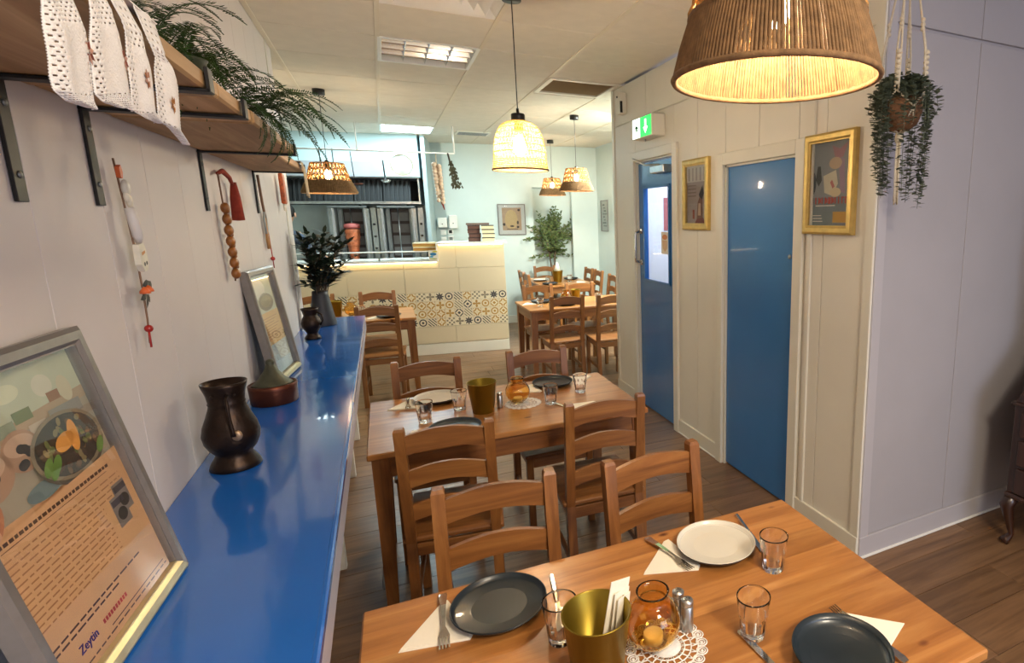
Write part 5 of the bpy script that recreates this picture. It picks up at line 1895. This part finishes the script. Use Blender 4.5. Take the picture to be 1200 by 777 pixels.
for k in range(84):
    a = rng.uniform(0, 2 * PI)
    out = rng.uniform(.085, .128)
    drop = rng.choice((.04, .08, .12, .2, .26, .32, .36)) * rng.uniform(.8, 1.1)
    if k % 3 == 0:
        a = rng.choice((0.2, 3.3, -.3, 3.6)) + rng.uniform(-.3, .3); drop = rng.uniform(.26, .40)
    if k > 25:
        drop = rng.uniform(.0, .10); out = rng.uniform(.02, .10)
    ca, sa = math.cos(a), math.sin(a)
    top = rng.uniform(.13, .165)
    pts = [Vector((.03 * ca, .03 * sa, .06)), Vector((.055 * ca, .055 * sa, top)), Vector((out * ca, out * sa, top - .03)), Vector((out * 1.08 * ca, out * 1.08 * sa, .06 - drop * .35)), Vector((out * 1.0 * ca + rng.uniform(-.015, .015), out * sa + rng.uniform(-.015, .015), .07 - drop))]
    if k > 25: pts = pts[:3] + [Vector((out * 1.1 * ca, out * 1.1 * sa, top - .04 - drop))]
    g = MB()
    g.tube(pts, .0011, LEAF_T, 3, caps=False)
    tot = sum((pts[i + 1] - pts[i]).length for i in range(len(pts) - 1))
    nl = int(tot / .0085)
    for q in range(nl):
        s = tot * q / nl
        i = 0
        while i < len(pts) - 2 and s > (pts[i + 1] - pts[i]).length:
            s -= (pts[i + 1] - pts[i]).length
            i += 1
        p = pts[i].lerp(pts[i + 1], s / max(1e-6, (pts[i + 1] - pts[i]).length))
        for _ in range(2):
            b = rng.uniform(0, 2 * PI)
            round_leaf(g, p, (math.cos(b), math.sin(b), rng.uniform(-.4, .5)), rng.uniform(.019, .028), LEAF_T)
    g.build('leafy_strand', t)

# ================================================================ BUREAU
t = thing('writing_bureau', 'dark mahogany slope front bureau on cabriole legs against the right wall', 'desk', (2.885, 1.17, 0))
Xf, Yn, Yf = -.255, -.42, .42
g = MB().box((0.005, 0, .49), (.47, .84, .47), DARKW, b=.006)
g.build('carcass', t)
g = MB()
pr_ = [(-.235, .728), (.24, .728), (.24, .99), (.02, .99), (-.235, .745)]
Mx = Matrix(((1, 0, 0, 0), (0, 0, -1, 0), (0, 1, 0, 0), (0, 0, 0, 1)))
g.prism(pr_, -.41, .41, DARKW, M=Mx)
g.build('slope_lid', t)
MB().box((.13, 0, 1.0), (.24, .86, .022), DARKW, b=.005).build('top_board', t)
MB().box((-.0, 0, .733), (.50, .86, .018), DARKW, b=.006).build('moulding', t)
MB().box((.0, 0, .262), (.49, .85, .025), DARKW, b=.008).build('base_moulding', t)
for k in range(3):
    d = MB().box((-.236, 0, .345 + .145 * k), (.016, .76, .128), DARKW, b=.005).build('drawer', t)
    for s in (-1, 1):
        MB().sphere((-.255, s * .22, .345 + .145 * k), .014, BRASS, 10, 8).build('knob', d)
for sx in (-1, 1):
    for sy in (-1, 1):
        x, y = sx * .205, sy * .385
        MB().tube([(x, y, .262), (x + sx * .028, y + sy * .022, .205), (x + sx * .012, y + sy * .010, .12), (x + sx * .0, y, .05), (x + sx * .014, y + sy * .012, .022), (x + sx * .024, y + sy * .020, .004)],
                  [.030, .034, .021, .0145, .020, .026], DARKW, 12).build('leg', t)
t = thing('bureau_bookcase', 'tall dark bookcase standing on the back of the bureau at the right edge', 'cabinet', (3.02, 1.17, 1.0115))
MB().box((0.02, 0, .42), (.21, .80, .84), DARKW, b=.005).build('carcass', t)
for s in (-1, 1):
    MB().box((-.092, s * .2, .42), (.016, .385, .78), DARKW, b=.005).build('door', t)

# ================================================================ SERVICE COUNTER
t = thing('service_counter', 'tiled service counter with a band of patterned tiles in front of the kitchen', 'counter')
t.matrix_world = FM
U0, US = -2.9, -0.755
g = MB()
g.box((U0 / 2, .30, .63), (-U0 - .02, .56, 1.02), GROUT)
g.box((US / 2 - .01, .30, 1.23), (-US - .02, .56, .20), GROUT)
g.build('carcass', t)
MB().box((U0 / 2, .20, .065), (-U0 - .01, .40, .13), TRIM, b=.003).build('plinth', t)


def tile_row(z0, z1, wt, off, name, mat, ulim=(U0, 0.0)):
    u = off
    us = []
    while u > ulim[0]:
        u1_, u0_ = min(u, ulim[1]), max(u - wt, ulim[0])
        if u1_ - u0_ > .02:
            us.append((u0_, u1_))
        u -= wt
    cache = {}
    for (a, b) in us:
        k = round(b - a, 4)
        if k not in cache:
            cache[k] = MB().box((0, 0, 0), (k - .004, .010, z1 - z0 - .004), mat, b=.0012).mesh(name)
        link(name, cache[k], t, ((a + b) / 2, .005, (z0 + z1) / 2))


tile_row(.14, .345, .62, .0, 'tile', TILE)
tile_row(.760, 1.05, .60, .06, 'tile', TILE)
tile_row(1.05, 1.13, .60, .06, 'tile', TILE, (U0, US))
tile_row(1.05, 1.335, .56, .0, 'tile', TILE, (US, 0))
# patterned tiles: eight designs
def pattern(name, kind, ink, ground='#e2d5b8'):
    m, nt, b = newmat(name)
    L = nt.links.new
    tc = nd(nt, 'ShaderNodeTexCoord')
    sp = nd(nt, 'ShaderNodeSeparateXYZ')
    L(tc.outputs['Generated'], sp.inputs[0])

    def mth(op, a, bb=None, c=None):
        n = nd(nt, 'ShaderNodeMath', operation=op)
        for i, v in enumerate((a, bb, c)):
            if v is None: continue
            if isinstance(v, (int, float)): n.inputs[i].default_value = v
            else: L(v, n.inputs[i])
        return n.outputs[0]
    x = mth('SUBTRACT', sp.outputs['X'], .5)
    y = mth('SUBTRACT', sp.outputs['Z'], .5)
    ax, ay = mth('ABSOLUTE', x), mth('ABSOLUTE', y)
    r = mth('SQRT', mth('ADD', mth('MULTIPLY', x, x), mth('MULTIPLY', y, y)))
    an = mth('ARCTAN2', y, x)
    if kind == 'ring': f = mth('SINE', mth('MULTIPLY', r, 21))
    elif kind == 'star': f = mth('SUBTRACT', mth('ADD', .22, mth('MULTIPLY', mth('COSINE', mth('MULTIPLY', an, 8)), .12)), mth('ABSOLUTE', mth('SUBTRACT', r, .16)))
    elif kind == 'diamond': f = mth('SINE', mth('MULTIPLY', mth('ADD', ax, ay), 15))
    elif kind == 'check': f = mth('MULTIPLY', mth('SINE', mth('MULTIPLY', x, 12.6)), mth('SINE', mth('MULTIPLY', y, 12.6)))
    elif kind == 'wave': f = mth('SINE', mth('ADD', mth('MULTIPLY', x, 18), mth('MULTIPLY', y, 18)))
    elif kind == 'petal': f = mth('SUBTRACT', mth('MULTIPLY', mth('ABSOLUTE', mth('COSINE', mth('MULTIPLY', an, 2))), .46), r)
    elif kind == 'corner': f = mth('SINE', mth('MULTIPLY', mth('SQRT', mth('ADD', mth('POWER', mth('SUBTRACT', ax, .5), 2), mth('POWER', mth('SUBTRACT', ay, .5), 2))), 19))
    else: f = mth('SUBTRACT', .07, mth('MINIMUM', mth('ABSOLUTE', mth('SUBTRACT', ax, .2)), mth('ABSOLUTE', mth('SUBTRACT', ay, .2))))
    k = mth('GREATER_THAN', f, .12 if kind in ('ring', 'diamond', 'wave', 'corner', 'check') else 0.0)
    edge = mth('GREATER_THAN', mth('MAXIMUM', ax, ay), .46)
    k2 = mth('MULTIPLY', k, mth('SUBTRACT', 1, edge))
    mx = nd(nt, 'ShaderNodeMix', data_type='RGBA')
    L(k2, mx.inputs[0])
    mx.inputs[6].default_value = rgb(ground)
    mx.inputs[7].default_value = rgb(ink)
    L(mx.outputs[2], b.inputs['Base Color'])
    b.inputs['Roughness'].default_value = .35
    return m


INK = ('#454243', '#b0853c', '#847a66')
kinds = ('ring', 'star', 'diamond', 'check', 'wave', 'petal', 'corner', 'cross')
pm2 = {}
for kd in kinds:
    for ii, ik in enumerate(INK):
        pm2[(kd, ii)] = MB().box((0, 0, 0), (.1005, .011, .1005), pattern('patterned_tile_%s_%d' % (kd, ii), kd, ik), b=.001).mesh('patterned_tile')
seq = ['ring', 'star', 'petal', 'check', 'corner', 'wave']
for rw in range(4):
    for k in range(27):
        if rw in (0, 3):
            kd = seq[(k + (3 if rw == 3 else 0)) % 6]
            ii = (0, 0, 2, 2, 1, 0)[(k + (3 if rw == 3 else 0)) % 6]
        else:
            blk = (k // 2) % 4
            kd, ii = (('petal', 1), ('corner', 1), ('diamond', 1), ('ring', 1))[(k + rw) % 4]
            if blk == 2: kd, ii = (('diamond', 0) if (k + rw) % 2 else ('wave', 2))
        u = -.052 - .1035 * k
        if u - .05 < U0: continue
        link('patterned_tile', pm2[(kd, ii)], t, (u, .0055, .398 + .1035 * (3 - rw)))
# worktops with their light strips
MB().box((US / 2 + .012, .27, 1.343), (-US + .05, .66, .020), COUNTERTOP, b=.003).build('raised_top', t)
MB().box(((U0 + US) / 2, .27, 1.140), (US - U0 - .0, .66, .018), COUNTERTOP, b=.003).build('low_top', t)
MB().box((US / 2, -.035, 1.327), (-US - .03, .012, .010), LEDS).build('light_strip', t)
MB().box(((U0 + US) / 2, -.035, 1.126), (US - U0 - .04, .012, .008), LEDS).build('light_strip', t)
MB().box((US - .008, .27, 1.24), (.016, .60, .19), COUNTERTOP, b=.002).build('step_end', t)
# glass and steel sneeze guard on the low top
t = thing('glass_counter_guard', 'low glass and steel guard on the lower part of the service counter', 'counter guard')
t.matrix_world = FM
gl = MB().box(((U0 + US) / 2, .02, 1.205), (US - U0 - .10, .006, .085), PANE)
gl.build('pane', t)
MB().box(((U0 + US) / 2, .06, 1.252), (US - U0 - .10, .14, .010), WHITEP, b=.002).build('rail', t)
for u in (U0 + .2, -2.0, -1.4, -.83):
    MB().box((u, .09, 1.199), (.02, .02, .098), STEEL).build('post', t)

# menus, price card, takeaway boxes
cA = F(-.91, -.005, 1.150)
t = thing('menu_stack', 'stack of yellow brown menus at the step of the service counter', 'menus', F(-.90, .17, 1.2575), FA)
for k in range(6):
    MB().box((random.uniform(-.006, .006), random.uniform(-.006, .006), .009 + .016 * k), (.25, .20, .015), flat('menu_%d' % (k % 3), ('#c79a4a', '#b07a36', '#d9c9a0')[k % 3]), b=.002).build('menu', t)
t = thing('price_card', 'small white and blue card standing below the menus at the counter step', 'card', F(-.80, -.07, 1.150), FA)
MB().box((0, 0, .06), (.10, .003, .12), NAPKIN, M=Matrix.Rotation(R(8), 4, 'X')).build('card', t)
g = MB()
for (cx, cz, rx, rz_, m) in ((.0, .075, .035, .018, '#2f78a8'), (-.02, .045, .02, .012, '#5aa0c0'), (.02, .105, .03, .009, '#d8c33a'), (0, .02, .04, .006, '#9ab04a')):
    g.add([(cx + a, -.0026 - .0002, cz + b) for a, b in ellipse(0, 0, rx, rz_, 14)], [tuple(range(14))], flat('card_' + m[1:], m), M=Matrix.Rotation(R(8), 4, 'X'))
g.build('card_print', t)
bxm = flat('carton_brown', '#6a4636')
for k, (u, v, n_, cl_, lab) in enumerate(((-.335, .24, 4, '#5a3a30', 'brown takeaway box in the left stack on the raised counter'), (-.175, .20, 4, '#d8c9a4', 'cream takeaway box in the right stack on the raised counter'))):
    for q in range(n_):
        t = thing('takeaway_box', lab + (', top one', ', third from the bottom', ', second from the bottom', ', bottom one')[n_ - 1 - q], 'box', F(u + random.uniform(-.008, .008), v, 1.3535 + .050 * q), FA, 'takeaway boxes on the counter')
        MB().prism([(-.07, -.07), (.07, -.07), (.07, .07), (-.07, .07)], 0, .038, flat('carton_%d' % k, cl_)).build('tray', t)
        MB().box((0, 0, .043), (.148, .148, .010), BLACKP if k else flat('carton_lid', '#3b2722'), b=.003).build('lid', t)
t = thing('flat_carton', 'flat dark carton lying across the takeaway boxes', 'box', F(-.29, .26, 1.3535 + .2005), FA)
MB().box((0, 0, .012), (.27, .20, .024), flat('carton_dark', '#6f5a50'), b=.003).build('carton', t)

# dispensers and switches on the back wall
ub = toF(.83, 9.12)[0]
for k, (u, z, w, h_, nm, lab) in enumerate(((ub - .04, 1.575, .13, .15, 'wall_dispenser', 'square white dispenser on the far wall, left one'), (ub + .11, 1.585, .115, .20, 'wall_dispenser', 'taller white dispenser on the far wall, right one'))):
    t = thing(nm, lab, 'dispenser', F(u, 1.9, z), FA, 'white dispensers')
    MB().box((0, -.04, 0), (w, .08, h_), WHITEP, b=.012).build('body', t)
    MB().lathe([(.008, 0), (.008, .004)], BLACKP, 10, M=Matrix.Translation((0, -.08, -.02)) @ Matrix.Rotation(PI / 2, 4, 'X')).build('window', t)
for k, (du, z, m) in enumerate(((-.04, 1.43, WHITEP), (-.04, 1.33, WHITEP), (.06, 1.44, BLACKP), (.06, 1.34, STEEL_D))):
    t = thing('wall_switch', ('upper white switch plate', 'lower white switch plate', 'upper dark socket', 'lower grey socket')[k] + ' below the dispensers on the far wall', 'switch', F(ub + du, 1.9, z), FA)
    MB().box((0, -.006, 0), (.075, .012, .075), WHITEP, b=.003).build('plate', t)
    MB().box((0, -.013, 0), (.045, .006, .045), m, b=.002).build('insert', t)
t = thing('wall_speaker', 'tiny black wall device high on the far wall beside the corner', 'speaker', F(toF(2.88, 8.85)[0], 1.9, 2.36), FA)
MB().box((0, -.03, 0), (.05, .06, .10), BLACKP, b=.006).build('body', t)
MB().box((0, -.062, .01), (.035, .006, .06), STEEL_D, b=.002).build('front', t)

# ================================================================ KITCHEN LINE
t = thing('extractor_hood', 'stainless extractor hood with dark baffle filters over the grills', 'hood')
t.matrix_world = FM @ Matrix.Translation((0, 1.18, 0))
MB().box((-2.10, .30, 2.172), (2.20, .64, .02), STEEL_D, b=.002).build('hood_top', t)
MB().box((-2.33, -.03, 2.27), (1.74, .03, .19), paint('canopy_steel', '#a3a8ad', .5, metal=.3), b=.003).build('canopy_face', t)
MB().box((-2.10, -.02, 1.845), (2.20, .02, .035), STEEL, b=.002).build('front_rail', t)
MB().box((-2.10, .56, 2.0), (2.20, .02, .34), BLACKM).build('back_panel', t)
MB().box((-1.02, .30, 2.0), (.02, .60, .34), STEEL, b=.002).build('side_panel', t)
fm_ = MB()
for k in range(6):
    fm_.box((-.15 + .055 * k, 0, 0), (.026, .012, .30), flat('baffle_black', '#19191a', .7), b=.003)
fm_.box((0, .02, 0), (.33, .006, .30), paint('filter_dark', '#0b0b0c', .6))
fm_ = fm_.mesh('baffle_filter')
for k in range(6):
    link('baffle_filter', fm_, t, (-1.30 - .345 * k, .06, 2.005), (R(-14), 0, 0))
kb = struct('wall_cooking_line', MB().box((-2.1, 1.86, 1.35), (2.2, .04, 1.0), paint('splash_steel', '#bcc4c2', 0.35, metal=.5, var=.05), M=FM))
t0_ = thing('grill_bench', 'stainless bench running under the two upright grills', 'bench', F(-1.95, 1.5, 0), FA)
MB().box((0, 0, 1.0), (1.9, .62, .05), STEEL, b=.004).build('bench_top', t0_)
for k in range(4):
    MB().box((-.72 + .48 * k, -.30, .50), (.46, .02, .90), STEEL_D, b=.004).build('door', t0_)


def gyro(u, label, meat):
    t = thing('upright_grill', label, 'grill', F(u, 1.42, 1.0255), FA, 'upright kebab grills')
    MB().box((0, .02, .02), (.44, .40, .04), STEEL, b=.004).build('drip_tray', t)
    for s in (-1, 1):
        MB().box((s * .19, -.02, .40), (.012, .30, .72), STEEL, M=Matrix.Translation((s * .0, 0, 0)) @ Matrix.Rotation(0, 4, 'Z'), b=.003).build('side_panel', t)
        MB().box((s * .205, -.12, .40), (.07, .012, .70), STEEL, b=.003, M=Matrix.Rotation(0, 4, 'Z')).build('reflector', t)
        MB().box((s * .145, .10, .40), (.05, .012, .70), STEEL_D, b=.003).build('reflector', t)
    MB().box((0, .16, .40), (.25, .02, .70), flat('burner_dark', '#4a3a34'), b=.003).build('burner_panel', t)
    for k in range(4):
        MB().box((0, .145, .16 + .16 * k), (.22, .012, .12), flat('burner_mesh', '#7d7672'), b=.003).build('burner', t)
    MB().box((0, .0, .77), (.46, .36, .025), STEEL_D, b=.003).build('top_cap', t)
    MB().tube([(0, -.02, .04), (0, -.02, .78)], .007, STEEL, 8).build('skewer', t)
    MB().lathe([(.016, 0), (.018, .02), (.008, .03)], BLACKP, 12, c=(.14, -.10, .783)).build('knob', t)
    for k in range(3):
        MB().lathe([(.016, 0), (.016, .02), (.010, .024)], BLACKP, 12, M=Matrix.Translation((.288, -.10, .22 + .16 * k)) @ Matrix.Rotation(PI / 2, 4, 'X')).build('knob', t)
    MB().box((.288, -.08, .40), (.07, .03, .72), STEEL, b=.003).build('control_column', t)
    if meat:
        mt = thing('kebab_meat', 'browned cone of stacked meat turning on the left grill', 'meat', F(u, 1.40, 1.07), FA)
        r = random.Random(4)
        prof = [(.045, 0)]
        z = 0
        while z < .42:
            q = .048 + .045 * (z / .42)
            prof += [(q + r.uniform(-.004, .006), z + .004), (q + r.uniform(0, .008), z + .022)]
            z += .028
        prof += [(.09, .43), (0.008, .44)]
        MB().lathe(prof, paint('roast_meat', '#b4613a', .5, var=.45, scale=22, bump=.5, bscale=40), 24).build('meat_cone', mt)
        MB().lathe([(.085, .441), (.10, .446), (.095, .50), (.012, .515)], paint('pink_meat', '#b8605a', .5, var=.15, scale=20), 24).build('raw_top', mt)


gyro(-1.91, 'left upright kebab grill with stainless shields and a meat cone', True)
gyro(-1.33, 'right upright kebab grill with stainless shields, empty skewer', False)

# hanging rail with utensils
t = thing('ceiling_rail', 'thin white rail hung from the ceiling above the service counter', 'rail')
t.matrix_world = FM @ Matrix.Translation((0, .27, 0))
MB().tube([(-2.2, 0, 2.42), (-.50, 0, 2.405)], .009, WHITEP, 8).build('bar', t)
MB().tube([(-.50, 0, 2.405), (-.50, 0, HC)], .009, WHITEP, 8).build('hanger', t)
MB().tube([(-1.545, 0, 2.415), (-1.545, 0, HC)], .007, WHITEP, 8).build('hanger', t)


def hang(name, label, cat, u):
    t = thing(name, label, cat)
    t.matrix_world = FM @ Matrix.Translation((u, .27, 2.40))
    return t


t = hang('garlic_braid', 'pale braid of garlic bulbs hanging from the ceiling rail', 'garlic', -.71)
MB().tube([(0, 0, 0), (0, 0, -.12), (.02, 0, -.60)], .006, LINEN, 6).build('braid_cord', t)
rng = random.Random(31)
for k in range(22):
    s = k / 21
    MB().sphere((.02 * s + (.026 if k % 2 else -.026), rng.uniform(-.02, .02), -.13 - .44 * s), .030 - .008 * s, paint('garlic_skin', '#cdb39a', .7, var=.2, scale=40) if k == 0 else MATS['garlic_skin'], 8, 6, (1, 1, 1.1)).build('bulb_of_garlic', t)
MB().tube([(.03, 0, -.57), (.05, 0, -.66)], [.014, .005], RED, 6).build('dried_chilli', t)
t = hang('dried_herb_bunch', 'dark bunch of dried herbs hanging at the right end of the ceiling rail', 'herbs', -.575)
MB().tube([(0, 0, 0.01), (.02, 0, -.10)], .012, flat('herb_stalk', '#3b3022'), 6).build('stalks', t)
g = MB()
for k in range(150):
    s = rng.random()
    p = (.02 + .06 * s + rng.uniform(-.045, .045) * (.3 + s), rng.uniform(-.04, .04) * (.3 + s), -.06 - .32 * s)
    leaf(g, p, (rng.uniform(-.6, .6), rng.uniform(-.6, .6), -1), (0, 1, 0), .045, .016, paint('dried_herb', '#4a4630', .9, var=.4, scale=30) if k == 0 else MATS['dried_herb'])
g.build('dried_leaves', t)['kind'] = 'stuff'
t = hang('sieve_hoop', 'round wooden sieve hoop hanging in front of the white bulkhead', 'sieve', -1.09)
Mh = Matrix.Translation((0, .0, -.14)) @ Matrix.Rotation(PI / 2, 4, 'X') @ Matrix.Rotation(R(12), 4, 'X')
MB().shell([(.118, -.02), (.124, -.02), (.124, .02), (.118, .02)], paint('hoop_wood', '#cdbb94', .6), 40, M=Mh).build('hoop', t)
MB().lathe([(.118, .0), (.118, .001)], translucent('sieve_skin', '#f0f4ee', .65, var=.03), 40, M=Mh).build('skin', t)
MB().tube([(0, 0, .0), (0, 0, .02)], .004, LINEN, 5).build('loop', t)
t = hang('ladle', 'steel ladle with black handle hanging from the ceiling rail', 'ladle', -1.32)
g = MB()
for k in range(5):
    g.tube([(.006 * k, 0, -.018 * k), (.006 * k + .004, 0, -.018 * k - .012)], .004, STEEL_D, 5)
g.build('chain', t)
MB().tube([(.03, 0, -.09), (.04, 0, -.31)], .009, BLACKP, 8).build('handle', t)
MB().lathe([(.0, -.035), (.03, -.03), (.05, -.012), (.055, .0), (.051, .0), (.028, -.024), (0, -.028)], STEEL, 20, c=(.045, 0, -.315)).build('bowl', t)
t = hang('copper_skimmer', 'long handled skimmer with shallow copper disc hanging left of the ladle', 'skimmer', -1.62)
MB().tube([(0, 0, 0), (.02, 0, -.36)], .005, BLACKP, 6).build('handle', t)
MB().lathe([(0, -.018), (.04, -.012), (.068, .0), (.064, .002), (0, -.012)], COPPER, 20, c=(.05, 0, -.36)).build('disc', t)
for k, u in enumerate((-1.93, -1.80)):
    t = hang('rail_hook', ('left black hook hanging behind the fern tips', 'right black hook hanging behind the fern tips')[k], 'hook', u)
    MB().tube([(0, 0, .03), (0, 0, -.20)], .006, BLACKP, 6).build('shank', t)
    MB().tube([(0, 0, -.20), (.02, 0, -.225), (.035, 0, -.20)], .005, BLACKP, 6).build('hook_end', t)

# ================================================================ OLIVE TREE
ox, oy = 2.35, 8.985
t = thing('olive_tree', 'potted olive tree lit in the wall recess behind the rearmost table', 'plant', (ox, oy, 0))
MB().lathe([(.085, 0), (.10, .02), (.115, .36), (.12, .38), (.11, .38), (.10, .34), (0, .33)], WHITEP, 28).build('pot', t)
rng = random.Random(77)
trunks = [[(0.0, 0, .3), (.01, 0, .7), (-.02, 0, 1.0), (-.05, .0, 1.25)], [(.03, 0, .3), (.04, 0, .75), (.06, -.01, 1.05), (.09, 0, 1.3)]]
for tr in trunks:
    MB().tube(tr, [.018, .015, .012, .008], BARK, 8).build('trunk', t)
g = MB()
gb = MB()
for k in range(92):
    base = Vector(rng.choice(trunks)[rng.choice((2, 3, 3))]) + Vector((0, 0, .08))
    a = rng.uniform(0, 2 * PI)
    el = rng.uniform(-.35, 1.4)
    L_ = rng.uniform(.16, .46) * (1.0 if el > .2 else .75)
    d = Vector((math.cos(a) * math.cos(el), .45 * math.sin(a) * math.cos(el), math.sin(el)))
    e = base + d * L_ * Vector((1, 1, 1)).length / 1.5
    if e.y > .03: e.y = .03
    gb.tube([base, base.lerp(e, .5) + Vector((0, 0, .02)), e], [.004, .003, .0015], BARK, 4)
    for q in range(15):
        s = .3 + .7 * q / 14
        p = base.lerp(e, s)
        b = rng.uniform(0, 2 * PI)
        leaf(g, p, d * .5 + Vector((math.cos(b), math.sin(b) * .6, rng.uniform(-.5, .6))), (0, -1, .4), rng.uniform(.045, .075), .022, LEAF_O)
gb.build('twigs', t)
g.build('foliage', t)['kind'] = 'stuff'

# ================================================================ PERSON (cook behind the counter)
def person():
    t = thing('person', 'person in a slate blue top bending at the left grill, mostly hidden', 'person')
    J = {'pel': (0, 0, .93), 'sp1': (0, .04, 1.08), 'sp2': (.01, .10, 1.26), 'chest': (.02, .17, 1.42), 'neck': (.03, .22, 1.53), 'head0': (.04, .25, 1.60), 'head1': (.05, .28, 1.70), 'head2': (.05, .29, 1.78),
         'shR': (.20, .16, 1.43), 'elR': (.33, .22, 1.20), 'wrR': (.40, .42, 1.13), 'haR': (.41, .49, 1.12),
         'shL': (-.16, .18, 1.43), 'elL': (-.24, .20, 1.15), 'wrL': (-.16, .38, 1.06), 'haL': (-.14, .45, 1.06),
         'hpR': (.10, 0, .88), 'knR': (.11, .02, .48), 'anR': (.11, -.03, .09), 'toR': (.12, .12, .035),
         'hpL': (-.10, 0, .88), 'knL': (-.11, .03, .48), 'anL': (-.11, -.02, .09), 'toL': (-.12, .13, .035)}
    RD = {'pel': .155, 'sp1': .145, 'sp2': .155, 'chest': .16, 'neck': .06, 'head0': .072, 'head1': .098, 'head2': .075, 'shR': .072, 'elR': .048, 'wrR': .033, 'haR': .042,
          'shL': .072, 'elL': .048, 'wrL': .033, 'haL': .042, 'hpR': .10, 'knR': .066, 'anR': .046, 'toR': .04, 'hpL': .10, 'knL': .066, 'anL': .046, 'toL': .04}
    E_ = [('pel', 'sp1'), ('sp1', 'sp2'), ('sp2', 'chest'), ('chest', 'neck'), ('neck', 'head0'), ('head0', 'head1'), ('head1', 'head2'), ('chest', 'shR'), ('shR', 'elR'), ('elR', 'wrR'), ('wrR', 'haR'),
          ('chest', 'shL'), ('shL', 'elL'), ('elL', 'wrL'), ('wrL', 'haL'), ('pel', 'hpR'), ('hpR', 'knR'), ('knR', 'anR'), ('anR', 'toR'), ('pel', 'hpL'), ('hpL', 'knL'), ('knL', 'anL'), ('anL', 'toL')]
    names = list(J)
    vs = [J[k] for k in names]
    rs = [RD[k] for k in names]
    es = [(names.index(a), names.index(b)) for a, b in E_]
    # five fingers on each hand
    for s, hn in ((1, 'haR'), (-1, 'haL')):
        for k in range(5):
            b = Vector(J[hn])
            off = (k - 2) * .016
            i0 = len(vs)
            if k == 0:
                pts = [b + Vector((-.03 * s, .0, .0)), b + Vector((-.045 * s, .03, -.01))]
            else:
                l = (.0, .062, .072, .068, .052)[k]
                pts = [b + Vector((off, .035, 0)), b + Vector((off, .035 + l * .6, -.008)), b + Vector((off, .035 + l, -.03))]
            for q, p in enumerate(pts):
                vs.append(tuple(p)); rs.append(.0095)
                es.append((names.index(hn) if q == 0 else len(vs) - 2, len(vs) - 1))
    me = bpy.data.meshes.new('body')
    me.from_pydata(vs, es, [])
    o = bpy.data.objects.new('body_tmp', me)
    col.objects.link(o)
    sk = o.modifiers.new('skin', 'SKIN')
    sk.use_smooth_shade = True
    for i, r_ in enumerate(rs):
        me.skin_vertices[0].data[i].radius = (r_, r_)
    me.skin_vertices[0].data[0].use_root = True
    o.modifiers.new('sub', 'SUBSURF').levels = 2
    dg = bpy.context.evaluated_depsgraph_get()
    m2 = bpy.data.meshes.new_from_object(o.evaluated_get(dg))
    bpy.data.objects.remove(o)
    m2.materials.clear()
    for m in (SHIRT, SKIN, TROUSER, BLACKP):
        m2.materials.append(m)
    for p in m2.polygons:
        c = p.center
        p.use_smooth = True
        if c.z > 1.545 and abs(c.x) < .16: p.material_index = 1
        elif c.z < .10: p.material_index = 3
        elif c.z < .93: p.material_index = 2
        elif (c.y > .36 and c.z < 1.2): p.material_index = 1
    b = link('body', m2, t)
    MB().sphere((.05, .262, 1.735), .108, HAIR, 18, 12, (.93, 1.0, 1.0)).build('hair', t)
    for s in (-1, 1):
        MB().sphere((.05 + s * .035, .372, 1.70), .011, WHITEP, 8, 6).build('eye', t)
        MB().sphere((.05 + s * .105, .27, 1.69), .022, SKIN, 8, 6, (.4, 1, 1.4)).build('ear', t)
    MB().sphere((.05, .385, 1.672), .017, SKIN, 8, 6, (.8, 1, 1.3)).build('nose', t)
    MB().sphere((.05, .372, 1.635), .016, flat('lips', '#9a5a50'), 8, 6, (1.4, .4, .4)).build('mouth', t)
    return t


p = person()
pl = F(-2.64, .78, 0)
p.location = pl
p.rotation_euler = (0, 0, FA - R(8))
